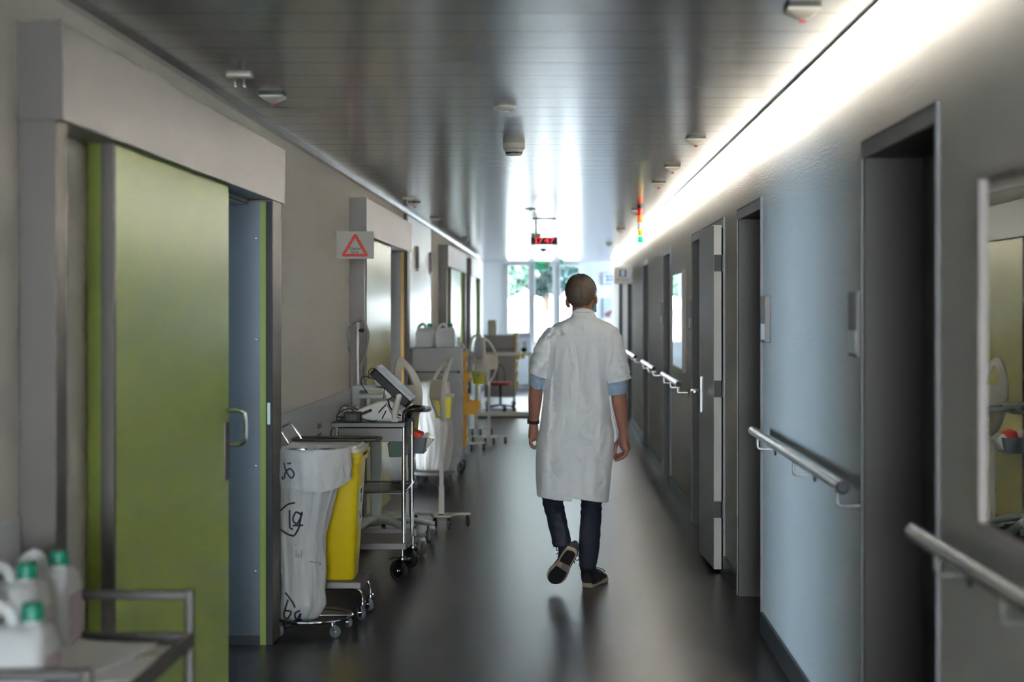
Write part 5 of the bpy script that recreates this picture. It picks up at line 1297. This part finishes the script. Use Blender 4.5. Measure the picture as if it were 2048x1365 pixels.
MB().tube([W3(1175, 1122, .0), W3(1175, 1150, .0), W3(1176, 1160, .01)], [.037, .039, .038], n=24).build('sock', M['shoe'], person)
# shoes
def shoe(Mx, nm):
    Mx = Mx @ Matrix.Diagonal((1.14, 1, 1, 1))
    outl = [(-.028, .004), (-.034, .03), (-.035, .07), (-.034, .12), (-.040, .17), (-.047, .21), (-.044, .25), (-.028, .28), (-.005, .292), (.020, .286), (.040, .262), (.049, .22), (.046, .17), (.036, .12), (.033, .07), (.032, .03), (.024, .004), (.0, -.004)]
    op = smooth_path([(a, b, 0) for a, b in outl + [outl[0]]], 4)[:-1]
    def ring(sc, z, sh=0): return [Vector(((p.x) * sc, (p.y - .14) * (1 - (1 - sc) * .35) + .14 + sh, z)) for p in op]
    sole = MB().loft([ring(.90, .0), ring(.985, .004), ring(1.0, .012), ring(.995, .026), ring(.93, .027)], M=Mx).build(nm, M['sole'], person, angle=50)
    # dark rubber pads and mid strip on the outsole
    mb = MB()
    heelpad = [(p.x * .80, p.y * .97 + .004) for p in op if p.y < .115] 
    front = [(p.x * .80, (p.y - .22) * .93 + .22) for p in op if p.y > .145]
    heelpad.sort(key=lambda q: math.atan2(q[1] - .05, q[0])); front.sort(key=lambda q: math.atan2(q[1] - .215, q[0]))
    mb.loft([[Vector((a, b, -.0025)) for a, b in heelpad], [Vector((a, b, .002)) for a, b in heelpad]], M=Mx); mb.loft([[Vector((a, b, -.0025)) for a, b in front], [Vector((a, b, .002)) for a, b in front]], M=Mx)
    mb.build('tread_pads', M['shoe'], sole, smooth=False)
    MB().prism([(-.012, .10), (.026, .11), (.030, .16), (.012, .17), (-.004, .15)], -.0018, .001, axis='z', M=Mx).build('arch_insert', M['sole_grey'], sole, smooth=False)
    # upper
    secs = [(.0, .024, .030, .088), (.02, .033, .030, .098), (.05, .036, .030, .096), (.08, .036, .030, .092), (.11, .037, .030, .088), (.14, .039, .03, .080), (.18, .043, .03, .068), (.22, .044, .03, .056), (.255, .036, .03, .046), (.278, .020, .028, .036)]
    rings = []
    for y, w_, zb, zt in secs:
        r_ = []
        for k in range(24):
            a = 2 * PI * k / 24; sx_ = math.copysign(abs(math.cos(a)) ** .8, math.cos(a)); sz = math.sin(a)
            z = .022 + (zt - .022) * (max(0, sz) ** .7) if sz > 0 else .020
            r_.append(Vector((w_ * sx_ * (1 - .35 * max(0, sz) ** 2 * (1 if y < .12 else .6)) + .002, y + .002 - (0.006 * sz if y < .03 else 0), z)))
        rings.append(r_)
    up = MB().loft(rings, M=Mx).build('upper', M['shoe'], sole, angle=60)
    mb = MB()
    for k, yy in enumerate((.115, .135, .155, .175)): mb.tube([(-.022, yy, .083 - k * .006), (0, yy + .004, .091 - k * .0065), (.022, yy, .083 - k * .006)], .0028, n=6, M=Mx)
    for s_ in (-1, 1):
        mb.tube(smooth_path([(0, .11, .09), (s_ * .03, .10, .10), (s_ * .062, .10, .088), (s_ * .055, .115, .075), (s_ * .02, .112, .087)], 5), .0025, n=6, M=Mx)
        mb.tube(smooth_path([(0, .11, .09), (s_ * .035, .12, .085), (s_ * .05, .125, .055)], 5), .0025, n=6, M=Mx)
    mb.build('shoelace', M['shoe'], sole)
    return sole
# standing right shoe: heel towards the camera, toe turned out
hx = (1174 - VPX) * 8.93 / F
Mr = Matrix.Translation((hx, 8.92, .0028)) @ Matrix.Rotation(math.radians(-19), 4, 'Z')
shoe(Mr, 'shoe')
# lifted left shoe: sole turned to the camera, toe down
toe = P(1107, 1166, 8.80); heel = P(1144.5, 1103, 8.72)
dr = (toe - heel).normalized(); dr = Vector((dr.x, dr.y + .30, dr.z)).normalized()
upv = Vector((.10, 1, .30)); xv = dr.cross(upv).normalized(); upv = xv.cross(dr).normalized()
Ml = Matrix(((xv.x, dr.x, upv.x, heel.x), (xv.y, dr.y, upv.y, heel.y), (xv.z, dr.z, upv.z, heel.z), (0, 0, 0, 1)))
shoe(Ml, 'shoe')
